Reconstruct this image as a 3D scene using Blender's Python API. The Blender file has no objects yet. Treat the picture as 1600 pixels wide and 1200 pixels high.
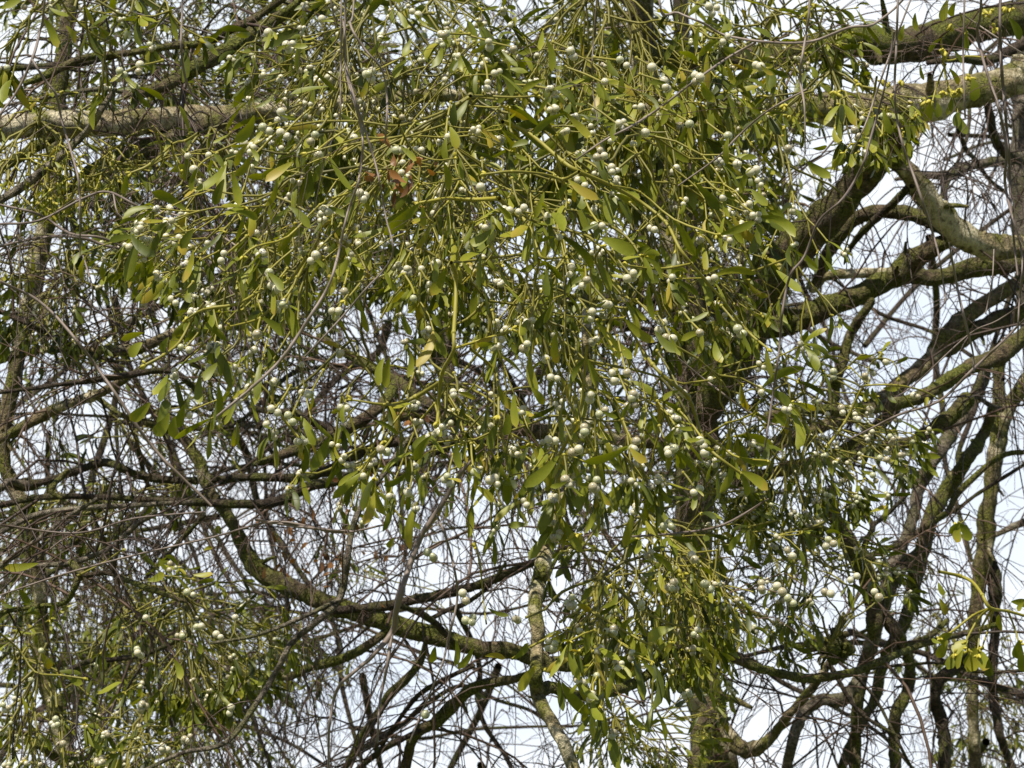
import bpy, math, random
import numpy as np
from mathutils import Vector, noise, Matrix

random.seed(11); rng = np.random.default_rng(11)
scene = bpy.context.scene
R = math.radians

# ------------------------------------------------------------------ camera, sky, sun, exposure
PITCH = R(17)
CAM = np.array([0.0, 0.0, 1.65])
TANH = 0.2275
cam = bpy.data.cameras.new('camera'); co = bpy.data.objects.new('camera', cam)
scene.collection.objects.link(co); scene.camera = co
co.location = CAM; co.rotation_euler = (R(90) + PITCH, 0, 0)
cam.sensor_width = 36; cam.lens = 18 / TANH
cam.clip_start = .05; cam.clip_end = 3000
cam.dof.use_dof = True; cam.dof.focus_distance = 2.35; cam.dof.aperture_fstop = 27
FW = np.array([0, math.cos(PITCH), math.sin(PITCH)]); UP = np.array([0, -math.sin(PITCH), math.cos(PITCH)]); RT = np.array([1.0, 0, 0])
DOWN = np.array([0, 0, -1.0])

SUN_EL, SUN_AZ = R(53), R(-22)     # azimuth measured from straight behind the camera, minus = left
sv = Vector((math.sin(SUN_AZ) * math.cos(SUN_EL), -math.cos(SUN_AZ) * math.cos(SUN_EL), math.sin(SUN_EL)))
sl = bpy.data.lights.new('sun', 'SUN'); so = bpy.data.objects.new('sun', sl); scene.collection.objects.link(so)
sl.energy = 5.0; sl.angle = R(.5); sl.color = (1, .94, .82)
so.rotation_euler = sv.to_track_quat('Z', 'Y').to_euler()

w = bpy.data.worlds.new('World'); scene.world = w; w.use_nodes = True
nt = w.node_tree; nt.nodes.clear()
def N(nt, t, **k):
    n = nt.nodes.new(t)
    for a, b in k.items(): setattr(n, a, b)
    return n
out = N(nt, 'ShaderNodeOutputWorld'); bg = N(nt, 'ShaderNodeBackground'); bg.inputs[1].default_value = .07
sky = N(nt, 'ShaderNodeTexSky', sky_type='NISHITA'); sky.sun_disc = False
sky.sun_elevation = SUN_EL; sky.sun_rotation = math.atan2(sv.x, sv.y)
tc = N(nt, 'ShaderNodeTexCoord'); sp = N(nt, 'ShaderNodeSeparateXYZ'); nt.links.new(tc.outputs['Generated'], sp.inputs[0])
mp = N(nt, 'ShaderNodeMapping'); mp.inputs['Scale'].default_value = (3, 3, 9); nt.links.new(tc.outputs['Generated'], mp.inputs[0])
no = N(nt, 'ShaderNodeTexNoise'); no.inputs['Scale'].default_value = 1.3; no.inputs['Detail'].default_value = 6; nt.links.new(mp.outputs[0], no.inputs[0])
cr = N(nt, 'ShaderNodeValToRGB'); cr.color_ramp.elements[0].position = .30; cr.color_ramp.elements[1].position = .62
cr.color_ramp.elements[0].color = (8.4, 9.4, 10.8, 1); cr.color_ramp.elements[1].color = (10.2, 10.7, 11.3, 1)
nt.links.new(no.outputs[0], cr.inputs[0])
mr = N(nt, 'ShaderNodeMapRange'); mr.inputs[1].default_value = .5; mr.inputs[2].default_value = .72; mr.inputs[3].default_value = 1; mr.inputs[4].default_value = .0
my = N(nt, 'ShaderNodeMapRange'); my.inputs[1].default_value = .4; my.inputs[2].default_value = .82; nt.links.new(sp.outputs[1], my.inputs[0])
nt.links.new(sp.outputs[2], mr.inputs[0]); mm = N(nt, 'ShaderNodeMath', operation='MULTIPLY'); nt.links.new(mr.outputs[0], mm.inputs[0]); nt.links.new(my.outputs[0], mm.inputs[1])
mx = N(nt, 'ShaderNodeMix', data_type='RGBA'); nt.links.new(mm.outputs[0], mx.inputs[0]); nt.links.new(sky.outputs[0], mx.inputs[6]); nt.links.new(cr.outputs[0], mx.inputs[7])
nt.links.new(mx.outputs[2], bg.inputs[0]); nt.links.new(bg.outputs[0], out.inputs[0])
scene.view_settings.view_transform = 'Standard'; scene.view_settings.look = 'None'; scene.view_settings.exposure = 0.54
scene.view_settings.gamma = 1
scene.cycles.max_bounces = 6; scene.cycles.transparent_max_bounces = 4

def P(x, y, d):
    """photograph pixel (1600x1200) at distance d along the view axis -> world point"""
    return CAM + d * (FW + RT * ((x - 800) / 800 * TANH) + UP * ((600 - y) / 800 * TANH))
def PXM(d): return d * TANH / 800     # metres per photo pixel at distance d

# ------------------------------------------------------------------ helpers
col = scene.collection
class MB:
    def __init__(s): s.v = []; s.f = []; s.t = []; s.n = 0; s.m = []
    def add(s, v, f, t=None, m=0):
        v = np.asarray(v, float).reshape(-1, 3); f = np.asarray(f, int).reshape(-1, 4)
        s.v.append(v); s.f.append(f + s.n); s.n += len(v)
        s.t.append(np.full(len(v), .5) if t is None else (np.full(len(v), t) if np.isscalar(t) else np.asarray(t, float)))
        s.m.append(np.full(len(f), m))
    def build(s, name, mats, parent=None, smooth=True):
        me = bpy.data.meshes.new(name)
        o = bpy.data.objects.new(name, me); col.objects.link(o)
        if s.v:
            v = np.concatenate(s.v); f = np.concatenate(s.f); t = np.concatenate(s.t)
            if parent is not None: v = v - np.array(parent.location)
            me.vertices.add(len(v)); me.vertices.foreach_set('co', v.astype(np.float32).ravel())
            me.loops.add(f.size); me.loops.foreach_set('vertex_index', f.ravel().astype(np.int32))
            me.polygons.add(len(f)); me.polygons.foreach_set('loop_start', (np.arange(len(f)) * 4).astype(np.int32))
            me.polygons.foreach_set('loop_total', np.full(len(f), 4, np.int32))
            me.polygons.foreach_set('material_index', np.concatenate(s.m).astype(np.int32))
            me.polygons.foreach_set('use_smooth', np.full(len(f), smooth))
            a = me.attributes.new('tint', 'FLOAT', 'POINT'); a.data.foreach_set('value', t.astype(np.float32))
            me.update(); me.validate()
        for m in (mats if isinstance(mats, (list, tuple)) else [mats]): me.materials.append(m)
        if parent is not None: o.parent = parent
        return o

def nrm(a): return a / (np.linalg.norm(a, axis=-1, keepdims=True) + 1e-12)

def tube(mb, pts, rad, sides=5, t=.5, rough=0., m=0):
    pts = np.asarray(pts, float); n = len(pts); rad = np.broadcast_to(np.asarray(rad, float), (n,))
    tan = nrm(np.gradient(pts, axis=0))
    ax = nrm(pts[-1] - pts[0]); ref = np.eye(3)[np.argmin(np.abs(ax))]
    u = nrm(np.cross(tan, ref)); v = np.cross(tan, u)
    a = np.arange(sides) * 2 * math.pi / sides
    rr = np.repeat(rad[:, None], sides, 1)
    if rough > 0:
        L = np.concatenate([[0], np.cumsum(np.linalg.norm(np.diff(pts, axis=0), axis=1))])
        off = random.random() * 100
        base = float(np.mean(rad))
        for i in range(n):
            for j in range(sides):
                p = Vector((math.cos(a[j]) * 1.1 + off, math.sin(a[j]) * 1.1, L[i] / base * .45))
                rr[i, j] *= 1 + rough * (noise.noise(p) * 1.0 + noise.noise(p * 3.1) * .5 + noise.noise(p * 8) * .22)
    V = pts[:, None] + rr[..., None] * (np.cos(a)[None, :, None] * u[:, None] + np.sin(a)[None, :, None] * v[:, None])
    i, j = np.meshgrid(np.arange(n - 1), np.arange(sides), indexing='ij')
    j2 = (j + 1) % sides
    F = np.stack([i * sides + j, i * sides + j2, (i + 1) * sides + j2, (i + 1) * sides + j], -1)
    mb.add(V, F, t, m)

def catmull(p, per):
    """smooth an (n,k) array of control values"""
    p = np.asarray(p, float)
    if len(p) == 2: p = np.array([p[0], (p[0] + p[1]) / 2, p[1]])
    q = np.vstack([2 * p[0] - p[1], p, 2 * p[-1] - p[-2]]); o = []
    for i in range(1, len(q) - 2):
        for k in range(per):
            t = k / per; a, b, c, d = q[i - 1], q[i], q[i + 1], q[i + 2]
            o.append(.5 * (2 * b + (c - a) * t + (2 * a - 5 * b + 4 * c - d) * t * t + (3 * b - a - 3 * c + d) * t ** 3))
    o.append(q[-2]); return np.array(o)

def thing(name, label, cat, loc, group=None):
    o = bpy.data.objects.new(name, None); col.objects.link(o); o.location = [float(x) for x in loc]
    o.empty_display_size = .05; o['label'] = label; o['category'] = cat
    if group: o['group'] = group
    bpy.context.view_layer.update() if False else None
    return o

# ------------------------------------------------------------------ materials
def mat(name):
    m = bpy.data.materials.new(name); m.use_nodes = True; nt = m.node_tree
    b = nt.nodes['Principled BSDF']; return m, nt, b
def ramp(nt, fac, stops):
    r = N(nt, 'ShaderNodeValToRGB'); e = r.color_ramp.elements
    while len(e) < len(stops): e.new(.5)
    for k, (p, c) in enumerate(stops): e[k].position = p; e[k].color = (*c, 1)
    nt.links.new(fac, r.inputs[0]); return r.outputs[0]
def noise_node(nt, vec, scale, detail=5, rough=.6):
    n = N(nt, 'ShaderNodeTexNoise'); n.inputs['Scale'].default_value = scale; n.inputs['Detail'].default_value = detail; n.inputs['Roughness'].default_value = rough
    nt.links.new(vec, n.inputs[0]); return n.outputs[0]
def mix(nt, f, a, b):
    m = N(nt, 'ShaderNodeMix', data_type='RGBA')
    for s, x in ((0, f), (6, a), (7, b)):
        if isinstance(x, (tuple, float, int)): m.inputs[s].default_value = (*x, 1) if isinstance(x, tuple) else x
        else: nt.links.new(x, m.inputs[s])
    return m.outputs[2]

def bark(name, base, moss, mossf, pale, palef):
    m, nt, b = mat(name); tc = N(nt, 'ShaderNodeTexCoord'); v = tc.outputs['Object']
    n1 = noise_node(nt, v, 14); n2 = noise_node(nt, v, 90, 6, .7); n3 = noise_node(nt, v, 9, 6, .65); n4 = noise_node(nt, v, 240, 3)
    c = ramp(nt, n2, [(.36, tuple(x * .3 for x in base)), (.5, base), (.66, tuple(min(1, x * 2.1) for x in base))])
    f = ramp(nt, n1, [(mossf - .08, (0, 0, 0)), (mossf + .08, (1, 1, 1))])
    mc = ramp(nt, n4, [(.38, tuple(x * .4 for x in moss)), (.62, tuple(x * 1.7 for x in moss))])
    c = mix(nt, f, c, mc)
    f2 = ramp(nt, n3, [(palef - .03, (0, 0, 0)), (palef + .04, (1, 1, 1))])
    pc = ramp(nt, n2, [(.36, tuple(x * .3 for x in pale)), (.48, pale), (.8, tuple(min(.8, x * 1.25) for x in pale))])
    c = mix(nt, f2, c, pc)
    nt.links.new(c, b.inputs['Base Color']); b.inputs['Roughness'].default_value = .85
    b.inputs['Specular IOR Level'].default_value = .25
    bp = N(nt, 'ShaderNodeBump'); bp.inputs['Strength'].default_value = .9; bp.inputs['Distance'].default_value = .012
    ad = N(nt, 'ShaderNodeMath', operation='ADD'); nt.links.new(n2, ad.inputs[0]); nt.links.new(n4, ad.inputs[1])
    nt.links.new(ad.outputs[0], bp.inputs['Height']); nt.links.new(bp.outputs[0], b.inputs['Normal'])
    return m
M_BARK = bark('mossy_bark', (.095, .070, .042), (.10, .105, .018), .47, (.36, .31, .19), .66)
M_PALE = bark('pale_birch_bark', (.15, .115, .065), (.12, .12, .022), .49, (.52, .45, .30), .56)
M_CREAM = bark('cream_birch_bark', (.26, .21, .12), (.12, .12, .022), .50, (.60, .53, .36), .535)
M_DARK = bark('dark_bark', (.055, .040, .028), (.065, .068, .014), .54, (.22, .19, .12), .70)
M_GREY = bark('grey_bark', (.15, .125, .095), (.10, .10, .035), .56, (.32, .28, .21), .62)

def twigm(name, a, bcol):
    m, nt, b = mat(name); at = N(nt, 'ShaderNodeAttribute', attribute_name='tint')
    nt.links.new(ramp(nt, at.outputs['Fac'], [(0, a), (1, bcol)]), b.inputs['Base Color']); b.inputs['Roughness'].default_value = .6
    return m
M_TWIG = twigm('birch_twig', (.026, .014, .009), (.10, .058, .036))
M_TWIGF = twigm('lit_birch_twig', (.11, .08, .065), (.24, .19, .16))  # paler twin of birch_twig, sunlight put into the colour
M_STEM = twigm('mistletoe_stem', (.078, .072, .010), (.29, .255, .022))
M_BUD = twigm('yellow_bud', (.26, .23, .015), (.42, .36, .03))

def leafm(name, stops, tr):
    m, nt, b = mat(name); at = N(nt, 'ShaderNodeAttribute', attribute_name='tint')
    tc = N(nt, 'ShaderNodeTexCoord'); n = noise_node(nt, tc.outputs['Object'], 110, 5, .75)
    ad = N(nt, 'ShaderNodeMath', operation='MULTIPLY_ADD'); ad.inputs[1].default_value = .35; nt.links.new(n, ad.inputs[0]); 
    sb = N(nt, 'ShaderNodeMath', operation='SUBTRACT'); sb.inputs[1].default_value = .175; nt.links.new(at.outputs['Fac'], sb.inputs[0]); nt.links.new(sb.outputs[0], ad.inputs[2])
    c = ramp(nt, ad.outputs[0], stops)
    nt.links.new(c, b.inputs['Base Color']); b.inputs['Roughness'].default_value = .45; b.inputs['Specular IOR Level'].default_value = .32
    t = N(nt, 'ShaderNodeBsdfTranslucent'); hs = N(nt, 'ShaderNodeHueSaturation'); hs.inputs['Value'].default_value = 1.3; hs.inputs['Saturation'].default_value = 1.1
    nt.links.new(c, hs.inputs['Color']); nt.links.new(hs.outputs[0], t.inputs[0])
    ms = N(nt, 'ShaderNodeMixShader'); ms.inputs[0].default_value = tr
    nt.links.new(b.outputs[0], ms.inputs[1]); nt.links.new(t.outputs[0], ms.inputs[2])
    nt.links.new(ms.outputs[0], nt.nodes['Material Output'].inputs[0]); return m
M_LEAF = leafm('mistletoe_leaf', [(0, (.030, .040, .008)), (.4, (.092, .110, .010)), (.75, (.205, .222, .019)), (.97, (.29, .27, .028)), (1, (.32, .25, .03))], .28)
M_DEAD = leafm('dead_leaf', [(0, (.07, .032, .016)), (1, (.30, .14, .04))], .2)

m, nt, b = mat('white_berry'); M_BERRY = m
b.inputs['Base Color'].default_value = (.50, .47, .35, 1); b.inputs['Roughness'].default_value = .2
b.inputs['Subsurface Weight'].default_value = .85; b.inputs['Subsurface Radius'].default_value = (.8, .8, .5); b.inputs['Subsurface Scale'].default_value = .006
m, nt, b = mat('berry_tip'); M_TIP = m; b.inputs['Base Color'].default_value = (.16, .12, .05, 1)

# ------------------------------------------------------------------ leaves in bulk
def leaves(mb, base, d, k, L, W, th, sick, roll0, roll1, tint, nl=5, nw=2, fold=.22):
    base, d, k = (np.asarray(x, float).reshape(-1, 3) for x in (base, d, k)); n = len(base)
    if n == 0: return
    d = nrm(d); k = nrm(k - d * (k * d).sum(1, keepdims=True)); S = np.cross(d, k)
    L, W, th, sick, roll0, roll1, tint = (np.broadcast_to(np.asarray(x, float), (n,)) for x in (L, W, th, sick, roll0, roll1, tint))
    th = np.where(np.abs(th) < 1e-3, 1e-3, th)
    s = np.linspace(0, 1, nl + 1)
    wp = np.clip(.10 + 1.30 * s ** .75 * np.sqrt(np.clip(1 - s ** 3.2, 0, 1)), 0, 1); wp[0] = .10; wp[-1] = .13
    a = th[:, None] * s[None]
    pos = base[:, None] + L[:, None, None] * ((np.sin(a) / th[:, None])[..., None] * d[:, None] + ((1 - np.cos(a)) / th[:, None])[..., None] * k[:, None])
    Nn = -np.sin(a)[..., None] * d[:, None] + np.cos(a)[..., None] * k[:, None]
    ph = roll0[:, None] + roll1[:, None] * s[None]
    side = np.cos(ph)[..., None] * S[:, None] + np.sin(ph)[..., None] * Nn
    nor = -np.sin(ph)[..., None] * S[:, None] + np.cos(ph)[..., None] * Nn
    pos = pos + (sick[:, None] * L[:, None] * np.sin(math.pi * s[None]))[..., None] * side
    c = np.linspace(-1, 1, nw + 1)
    V = pos[:, :, None] + (W[:, None] * wp[None] / 2)[:, :, None, None] * (c[None, None, :, None] * side[:, :, None] + (fold * np.abs(c))[None, None, :, None] * nor[:, :, None])
    m = (nl + 1) * (nw + 1)
    i, j = np.meshgrid(np.arange(nl), np.arange(nw), indexing='ij')
    q = np.stack([i * (nw + 1) + j, i * (nw + 1) + j + 1, (i + 1) * (nw + 1) + j + 1, (i + 1) * (nw + 1) + j], -1).reshape(-1, 4)
    F = (np.arange(n)[:, None, None] * m + q[None]).reshape(-1, 4)
    amp = rng.uniform(-.1, .38, n) ; mb.add(V.reshape(-1, 3), F, (tint[:, None, None] + amp[:, None, None] * (s ** 3)[None, :, None] + 0 * c[None, None, :]).ravel())

def blob(mb, c, r, t=.5, ax=None, el=1.0, seg=6, rings=4):
    """small smooth spheroid, el = stretch along ax"""
    ax = np.array([0, 0, 1.]) if ax is None else nrm(np.asarray(ax, float))
    ref = np.eye(3)[np.argmin(np.abs(ax))]; u = nrm(np.cross(ax, ref)); v = np.cross(ax, u)
    ph = np.linspace(.08, math.pi - .08, rings + 1); a = np.arange(seg) * 2 * math.pi / seg
    V = c + r * (np.cos(ph)[:, None, None] * el * ax + np.sin(ph)[:, None, None] * (np.cos(a)[None, :, None] * u + np.sin(a)[None, :, None] * v))
    i, j = np.meshgrid(np.arange(rings), np.arange(seg), indexing='ij'); j2 = (j + 1) % seg
    mb.add(V.reshape(-1, 3), np.stack([i * seg + j, i * seg + j2, (i + 1) * seg + j2, (i + 1) * seg + j], -1).reshape(-1, 4), t)

def berry_mesh():
    mb = MB(); blob(mb, np.zeros(3), 1, .5, None, .97, 16, 10)
    n0 = mb.n
    blob(mb, np.array([0, 0, -.95]), .2, .5, None, .6, 6, 3); mb.m[-1][:] = 1
    o = mb.build('berry', [M_BERRY, M_TIP]); me = o.data; bpy.data.objects.remove(o); return me
BERRY = [berry_mesh() for _ in range(3)]
for k_, c_ in ((1, (.40, .40, .26)), (2, (.36, .32, .22))):
    mm_ = M_BERRY.copy(); mm_.node_tree.nodes['Principled BSDF'].inputs['Base Color'].default_value = (*c_, 1); BERRY[k_].materials[0] = mm_

# ------------------------------------------------------------------ ground (below the frame; it bounces light up)
mb = MB(); g = 60; xs = np.linspace(-600, 600, g + 1); X, Y = np.meshgrid(xs, xs, indexing='ij')
X = np.sign(X) * (np.abs(X) / 600) ** 2.2 * 900; Y = np.sign(Y) * (np.abs(Y) / 600) ** 2.2 * 900
Z = .12 * np.sin(X * .31) * np.cos(Y * .23)
V = np.stack([X, Y, Z], -1).reshape(-1, 3); i, j = np.meshgrid(np.arange(g), np.arange(g), indexing='ij'); q = i * (g + 1) + j
mb.add(V, np.stack([q, q + g + 1, q + g + 2, q + 1], -1).reshape(-1, 4))
m, nt, b = mat('ground_turf'); tcn = N(nt, 'ShaderNodeTexCoord')
nt.links.new(ramp(nt, noise_node(nt, tcn.outputs['Object'], 1.5), [(.35, (.05, .07, .02)), (.65, (.11, .12, .04))]), b.inputs['Base Color']); b.inputs['Roughness'].default_value = .95
go = mb.build('ground', m); go['kind'] = 'structure'

# ------------------------------------------------------------------ TREES: traced limbs as [(x, y, width_px) ...], distance at both ends, bark
GROUPB = 'birch trees around the mistletoe'
TREES = {}
def tree(key, label, foot):
    TREES[key] = dict(root=thing('birch_tree', label, 'tree', foot, GROUPB), twig=MB(), limbs=[])
def limb(key, pts, d0, d1, m=None, name='limb', tw=1.0, rough=None, foot=None, tint=.5, sides=None):
    """pts in photo pixels with widths; the distance runs from d0 to d1 along the list"""
    T = TREES[key]; n = len(pts)
    last = 0; w = []
    for p in pts: last = p[2] if len(p) > 2 else last; w.append(last)
    per = 8 if max(w) > 20 else 6 if max(w) > 12 else 5
    c = np.array([[p[0], p[1], ww] for p, ww in zip(pts, w)], float)
    dd = np.linspace(d0, d1, n); c = np.column_stack([c, dd])
    q = catmull(c, per)
    jit = np.array([noise.noise(Vector((x[0] * .02, x[1] * .02, d0 * 7))) for x in q])
    q[:, 3] += jit * .05 * (max(w) < 30)
    W3 = np.array([P(a[0], a[1], a[3]) for a in q]); rad = np.array([max(.5, a[2]) / 2 * PXM(a[3]) * (.9 if key == 'main' and a[2] > 22 else 1) for a in q])
    if foot is not None:      # carry the trunk on down to the ground
        f = np.array(foot, float); k = 10
        ext = [W3[-1] + (f - W3[-1]) * (i / k) + np.array([.04 * math.sin(i * .9), .04 * math.cos(i), 0]) * (i < k) for i in range(1, k + 1)]
        W3 = np.vstack([W3, ext]); rad = np.concatenate([rad, np.linspace(rad[-1], max(rad[-1] * 1.6, .09), k)])
    big = max(w) > 15
    mb = MB(); sd = sides or (14 if max(w) > 26 else 9 if big else 6)
    if rough is None: rough = .30 if big else .24
    tube(mb, W3, rad, sd, tint, rough)
    for e_, r_, q_ in ((W3[0], rad[0], W3[1]), (W3[-1], rad[-1], W3[-2])): blob(mb, e_, r_ * 1.02, tint, e_ - q_, .9, max(6, sd), 5)
    if big:
        for _ in range(int(len(W3) / 9)):
            i = random.randrange(1, len(W3) - 1); a = rng.normal(size=3); ta = nrm(W3[i] - W3[i - 1]); a = nrm(a - ta * a.dot(ta))
            blob(mb, W3[i] + a * rad[i] * .8, rad[i] * random.uniform(.22, .45), .5, a, random.uniform(.8, 1.3), 8, 5)
            if random.random() < .35:
                e = W3[i] + a * rad[i] * random.uniform(1.6, 3) + ta * rad[i]; tube(mb, [W3[i] + a * rad[i] * .6, (W3[i] + a * rad[i] + e) / 2, e], [rad[i] * .25, rad[i] * .2, rad[i] * .12], 6, .5, .15)
    o = mb.build(name, m or M_BARK, T['root'])
    if tw > 0: T['limbs'].append((W3, rad, tw))
    return o

# ---- fine twigs, grown in space
def twig(mb, p, d, L, r, droop, curl, lvl, tint, kids=1.0, step=None):
    step = step or max(.02, L / 9); n = max(3, int(L / step)); p = np.array(p, float); d = nrm(np.array(d, float)); pts = [p.copy()]
    bend = rng.normal(size=3) * curl * .5
    kid = []
    for i in range(n):
        kk = 2.6 if rng.random() < .22 else 1
        d = nrm(d + rng.normal(size=3) * curl * kk + bend * .4 + DOWN * droop)
        p = p + d * step; pts.append(p.copy())
        if lvl > 0 and i > 0 and rng.random() < .62 * kids: kid.append((p.copy(), d.copy(), 1 - i / n))
    rad = np.linspace(r, r * .45, len(pts))
    tube(mb, pts, rad, 3 if r < .0022 else 4, tint)
    for (q, dq, f) in kid:
        a = rng.normal(size=3); a = nrm(a - dq * a.dot(dq)); e = dq * .75 + a * rng.uniform(.45, .95)
        twig(mb, q, e, L * rng.uniform(.3, .6) * (.4 + .6 * f), r * .68, droop * 1.1, curl, lvl - 1, tint, kids)

A = 4.6
tree('main', 'tall birch with mossy trunk behind the hanging mistletoe and big limbs to the upper right', (1.0, 6.0, 0))
tree('left', 'birch with pale slender trunk rising along the left edge behind thin twigs', P(40, 1200, 4.4) * np.array([1, 1, 0]))
tree('edge', 'birch whose grey rough trunk stands at the upper right edge', P(1640, 1200, 6.0) * np.array([1, 1, 0]))
tree('knot', 'birch with knotted straight trunk near the right edge, sky on both sides', P(1550, 1200, 5.4) * np.array([1, 1, 0]))
tree('slim', 'slender leaning birch with sunlit olive stem at the bottom centre', P(897, 1200, 2.68) * np.array([1, 1, 0]))
tree('crook', 'birch with crooked dark stems crossing the open sky at the lower right', P(1380, 1200, 4.9) * np.array([1, 1, 0]))
tree('far', 'far birch seen only as a haze of thin grey branches behind everything', (0.2, 11, 0))

# main birch
limb('main', [(1000,-60,44),(1003,60,46),(1012,160,48),(1022,240,52),(1045,300,55),(1065,390,60),(1075,470,60),(1084,560,66),(1090,640,72),(1090,730,72),(1082,830,64),(1080,930,62),(1086,1030,72),(1104,1100,66),(1118,1140,50),(1135,1215,48)], A, A+.1, M_PALE, 'trunk', foot=(.98, 4.45, 0), rough=.2)
limb('main', [(1108,1100,34),(1100,1140,36),(1092,1210,38)], A+.02, A-.2, M_BARK, foot=(.55, 4.2, 0))
limb('main', [(1100,640,60),(1140,575,74),(1180,500,62),(1205,440,64),(1235,395,64),(1285,345,60),(1335,290,56),(1372,245,50),(1400,205,50)], A, 4.2, M_BARK)
limb('main', [(1640,95,52),(1600,118,54),(1550,135,56),(1500,148,60),(1450,158,66),(1400,168,70),(1340,172,58),(1290,170,52),(1220,172,46),(1140,185,42),(1060,200,34),(1010,215,28)], 4.3, 4.0, M_CREAM)
limb('main', [(1378,232,24),(1405,255,32),(1435,290,38),(1465,330,44),(1500,366,48),(1550,385,44),(1600,386,40),(1660,380,36)], 4.25, 4.5, M_CREAM)
limb('main', [(1660,390,34),(1600,405,40),(1533,417,36),(1467,433,30),(1420,430,30),(1380,440,38),(1340,462,38),(1290,480,40),(1230,505,42),(1170,520,40),(1110,580,40)], 4.7, A, M_BARK)
limb('main', [(1400,432,40),(1430,405,38),(1465,385,30),(1490,372,20)], 4.55, 4.45, M_BARK, tw=.3)
limb('main', [(1270,450,18),(1290,432,16),(1340,427,16),(1390,425,16)], 5.0, 5.0, M_CREAM, tw=.3)
limb('main', [(1275,440,16),(1290,405,18),(1312,368,20),(1350,335,24),(1400,331,25),(1450,343,26),(1492,368,30)], 4.7, 4.45, M_BARK, tw=.5)
limb('main', [(1320,400,8),(1348,362,12),(1395,318,12),(1425,288,14)], 4.5, 4.3, M_DARK, tw=.5)
limb('main', [(1640,10,52),(1600,25,56),(1533,40,58),(1483,55,60),(1433,68,62),(1383,72,58),(1333,66,52),(1260,80,46),(1150,92,42),(1050,88,36),(1000,80,30)], 4.9, 4.4, M_BARK)
limb('main', [(1620,60,18),(1580,78,18),(1540,95,16),(1500,92,12),(1450,98,8)], 4.5, 4.3, M_DARK)
limb('main', [(1660,420,22),(1600,437,25),(1550,467,28),(1507,497,30),(1483,523,33),(1457,557,30),(1420,590,28),(1387,617,25),(1355,636,22),(1300,660,20),(1220,690,20),(1130,720,20)], 5.0, A, M_PALE)
limb('main', [(1660,465,26),(1600,487,28),(1560,500,30),(1533,515,30),(1505,528,28),(1478,548,24)], 5.0, 4.85, M_BARK)
limb('main', [(1660,495,26),(1600,525,28),(1560,557,32),(1517,573,28),(1483,593,25),(1440,620,22),(1380,635,20),(1333,642,18),(1270,640,16),(1200,650,16)], 4.1, 3.9, M_BARK)
limb('main', [(1407,625,20),(1377,663,24),(1343,690,26),(1300,712,22),(1240,730,20),(1120,760,20)], 4.8, A, M_BARK)
limb('main', [(1510,625,30),(1490,647,28),(1447,677,22),(1427,690,20),(1387,697,18),(1350,708,18),(1290,720,16)], 4.7, A, M_BARK)
limb('main', [(1362,470,12),(1330,520,16),(1318,560,18),(1305,600,20),(1300,650,18)], 4.6, 4.6, M_BARK, tw=.4)
limb('main', [(1080,700,24),(1000,690,20),(950,685,24),(870,676,28),(800,669,26),(760,662,26),(700,655,24),(640,648,20),(600,655,12)], A, 4.4, M_PALE)
limb('main', [(1100,600,20),(1060,530,14),(1100,514,16),(1133,488,18),(1157,457,16),(1177,420,14),(1200,395,10)], A, 4.2, M_BARK, tw=.5)
limb('main', [(1060,470,14),(967,467,14),(900,465,12),(833,463,12),(780,448,12),(720,440,10),(640,470,8)], A, 4.3, M_DARK)
limb('main', [(1066,525,12),(1000,515,12),(933,497,12),(870,470,9)], A, 4.3, M_DARK)
limb('main', [(653,380,16),(653,410,20),(657,460,24),(663,510,22),(685,560,22),(702,605,22),(700,655,20)], 4.4, 4.4, M_BARK)
limb('main', [(720,380,16),(705,450,22),(695,520,26),(700,600,24)], 4.5, 4.45, M_GREY, tw=.3)
limb('main', [(500,525,10),(517,537,12),(550,557,14),(583,577,15),(627,600,18),(660,625,18),(700,650,16)], 4.5, 4.4, M_BARK)
limb('main', [(617,600,16),(600,630,18),(560,660,20),(517,685,20),(467,702,18),(400,725,10)], 4.3, 4.2, M_BARK)
limb('main', [(400,640,10),(467,647,12),(500,665,14),(540,680,12)], 4.3, 4.25, M_DARK)
limb('main', [(1290,1060,7),(1297,1040,8),(1340,1110,6),(1407,1153,5)], 4.0, 4.0, M_DARK, tw=.4)
limb('main', [(1300,1025,5),(1343,1063,5),(1373,1100,5),(1400,1153,5),(1427,1205,5)], 4.0, 4.0, M_DARK, tw=.4)
limb('main', [(1110,1115,24),(1133,1142,24),(1160,1170,28),(1183,1168,26),(1205,1152,16),(1233,1117,15),(1267,1077,14),(1300,1030,12)], A, 4.2, M_PALE, tw=.5)
limb('main', [(1540,150,12),(1548,190,15),(1558,225,15),(1585,248,16),(1620,255,16)], 5.2, 5.6, M_DARK)
limb('main', [(1497,200,8),(1510,235,8),(1525,250,8),(1545,280,7),(1570,300,6)], 5.0, 5.4, M_DARK)
# crown limb far above the frame that carries the hanging shoots
limb('main', [(1000,-60,44),(960,-200,40),(800,-330,34),(560,-300,22),(300,-240,14)], A, 2.3, M_BARK, tw=0)
limb('main', [(1000,-60,40),(1150,-210,40),(1380,-260,30),(1620,-220,18)], A, 2.5, M_BARK, tw=0)

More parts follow.
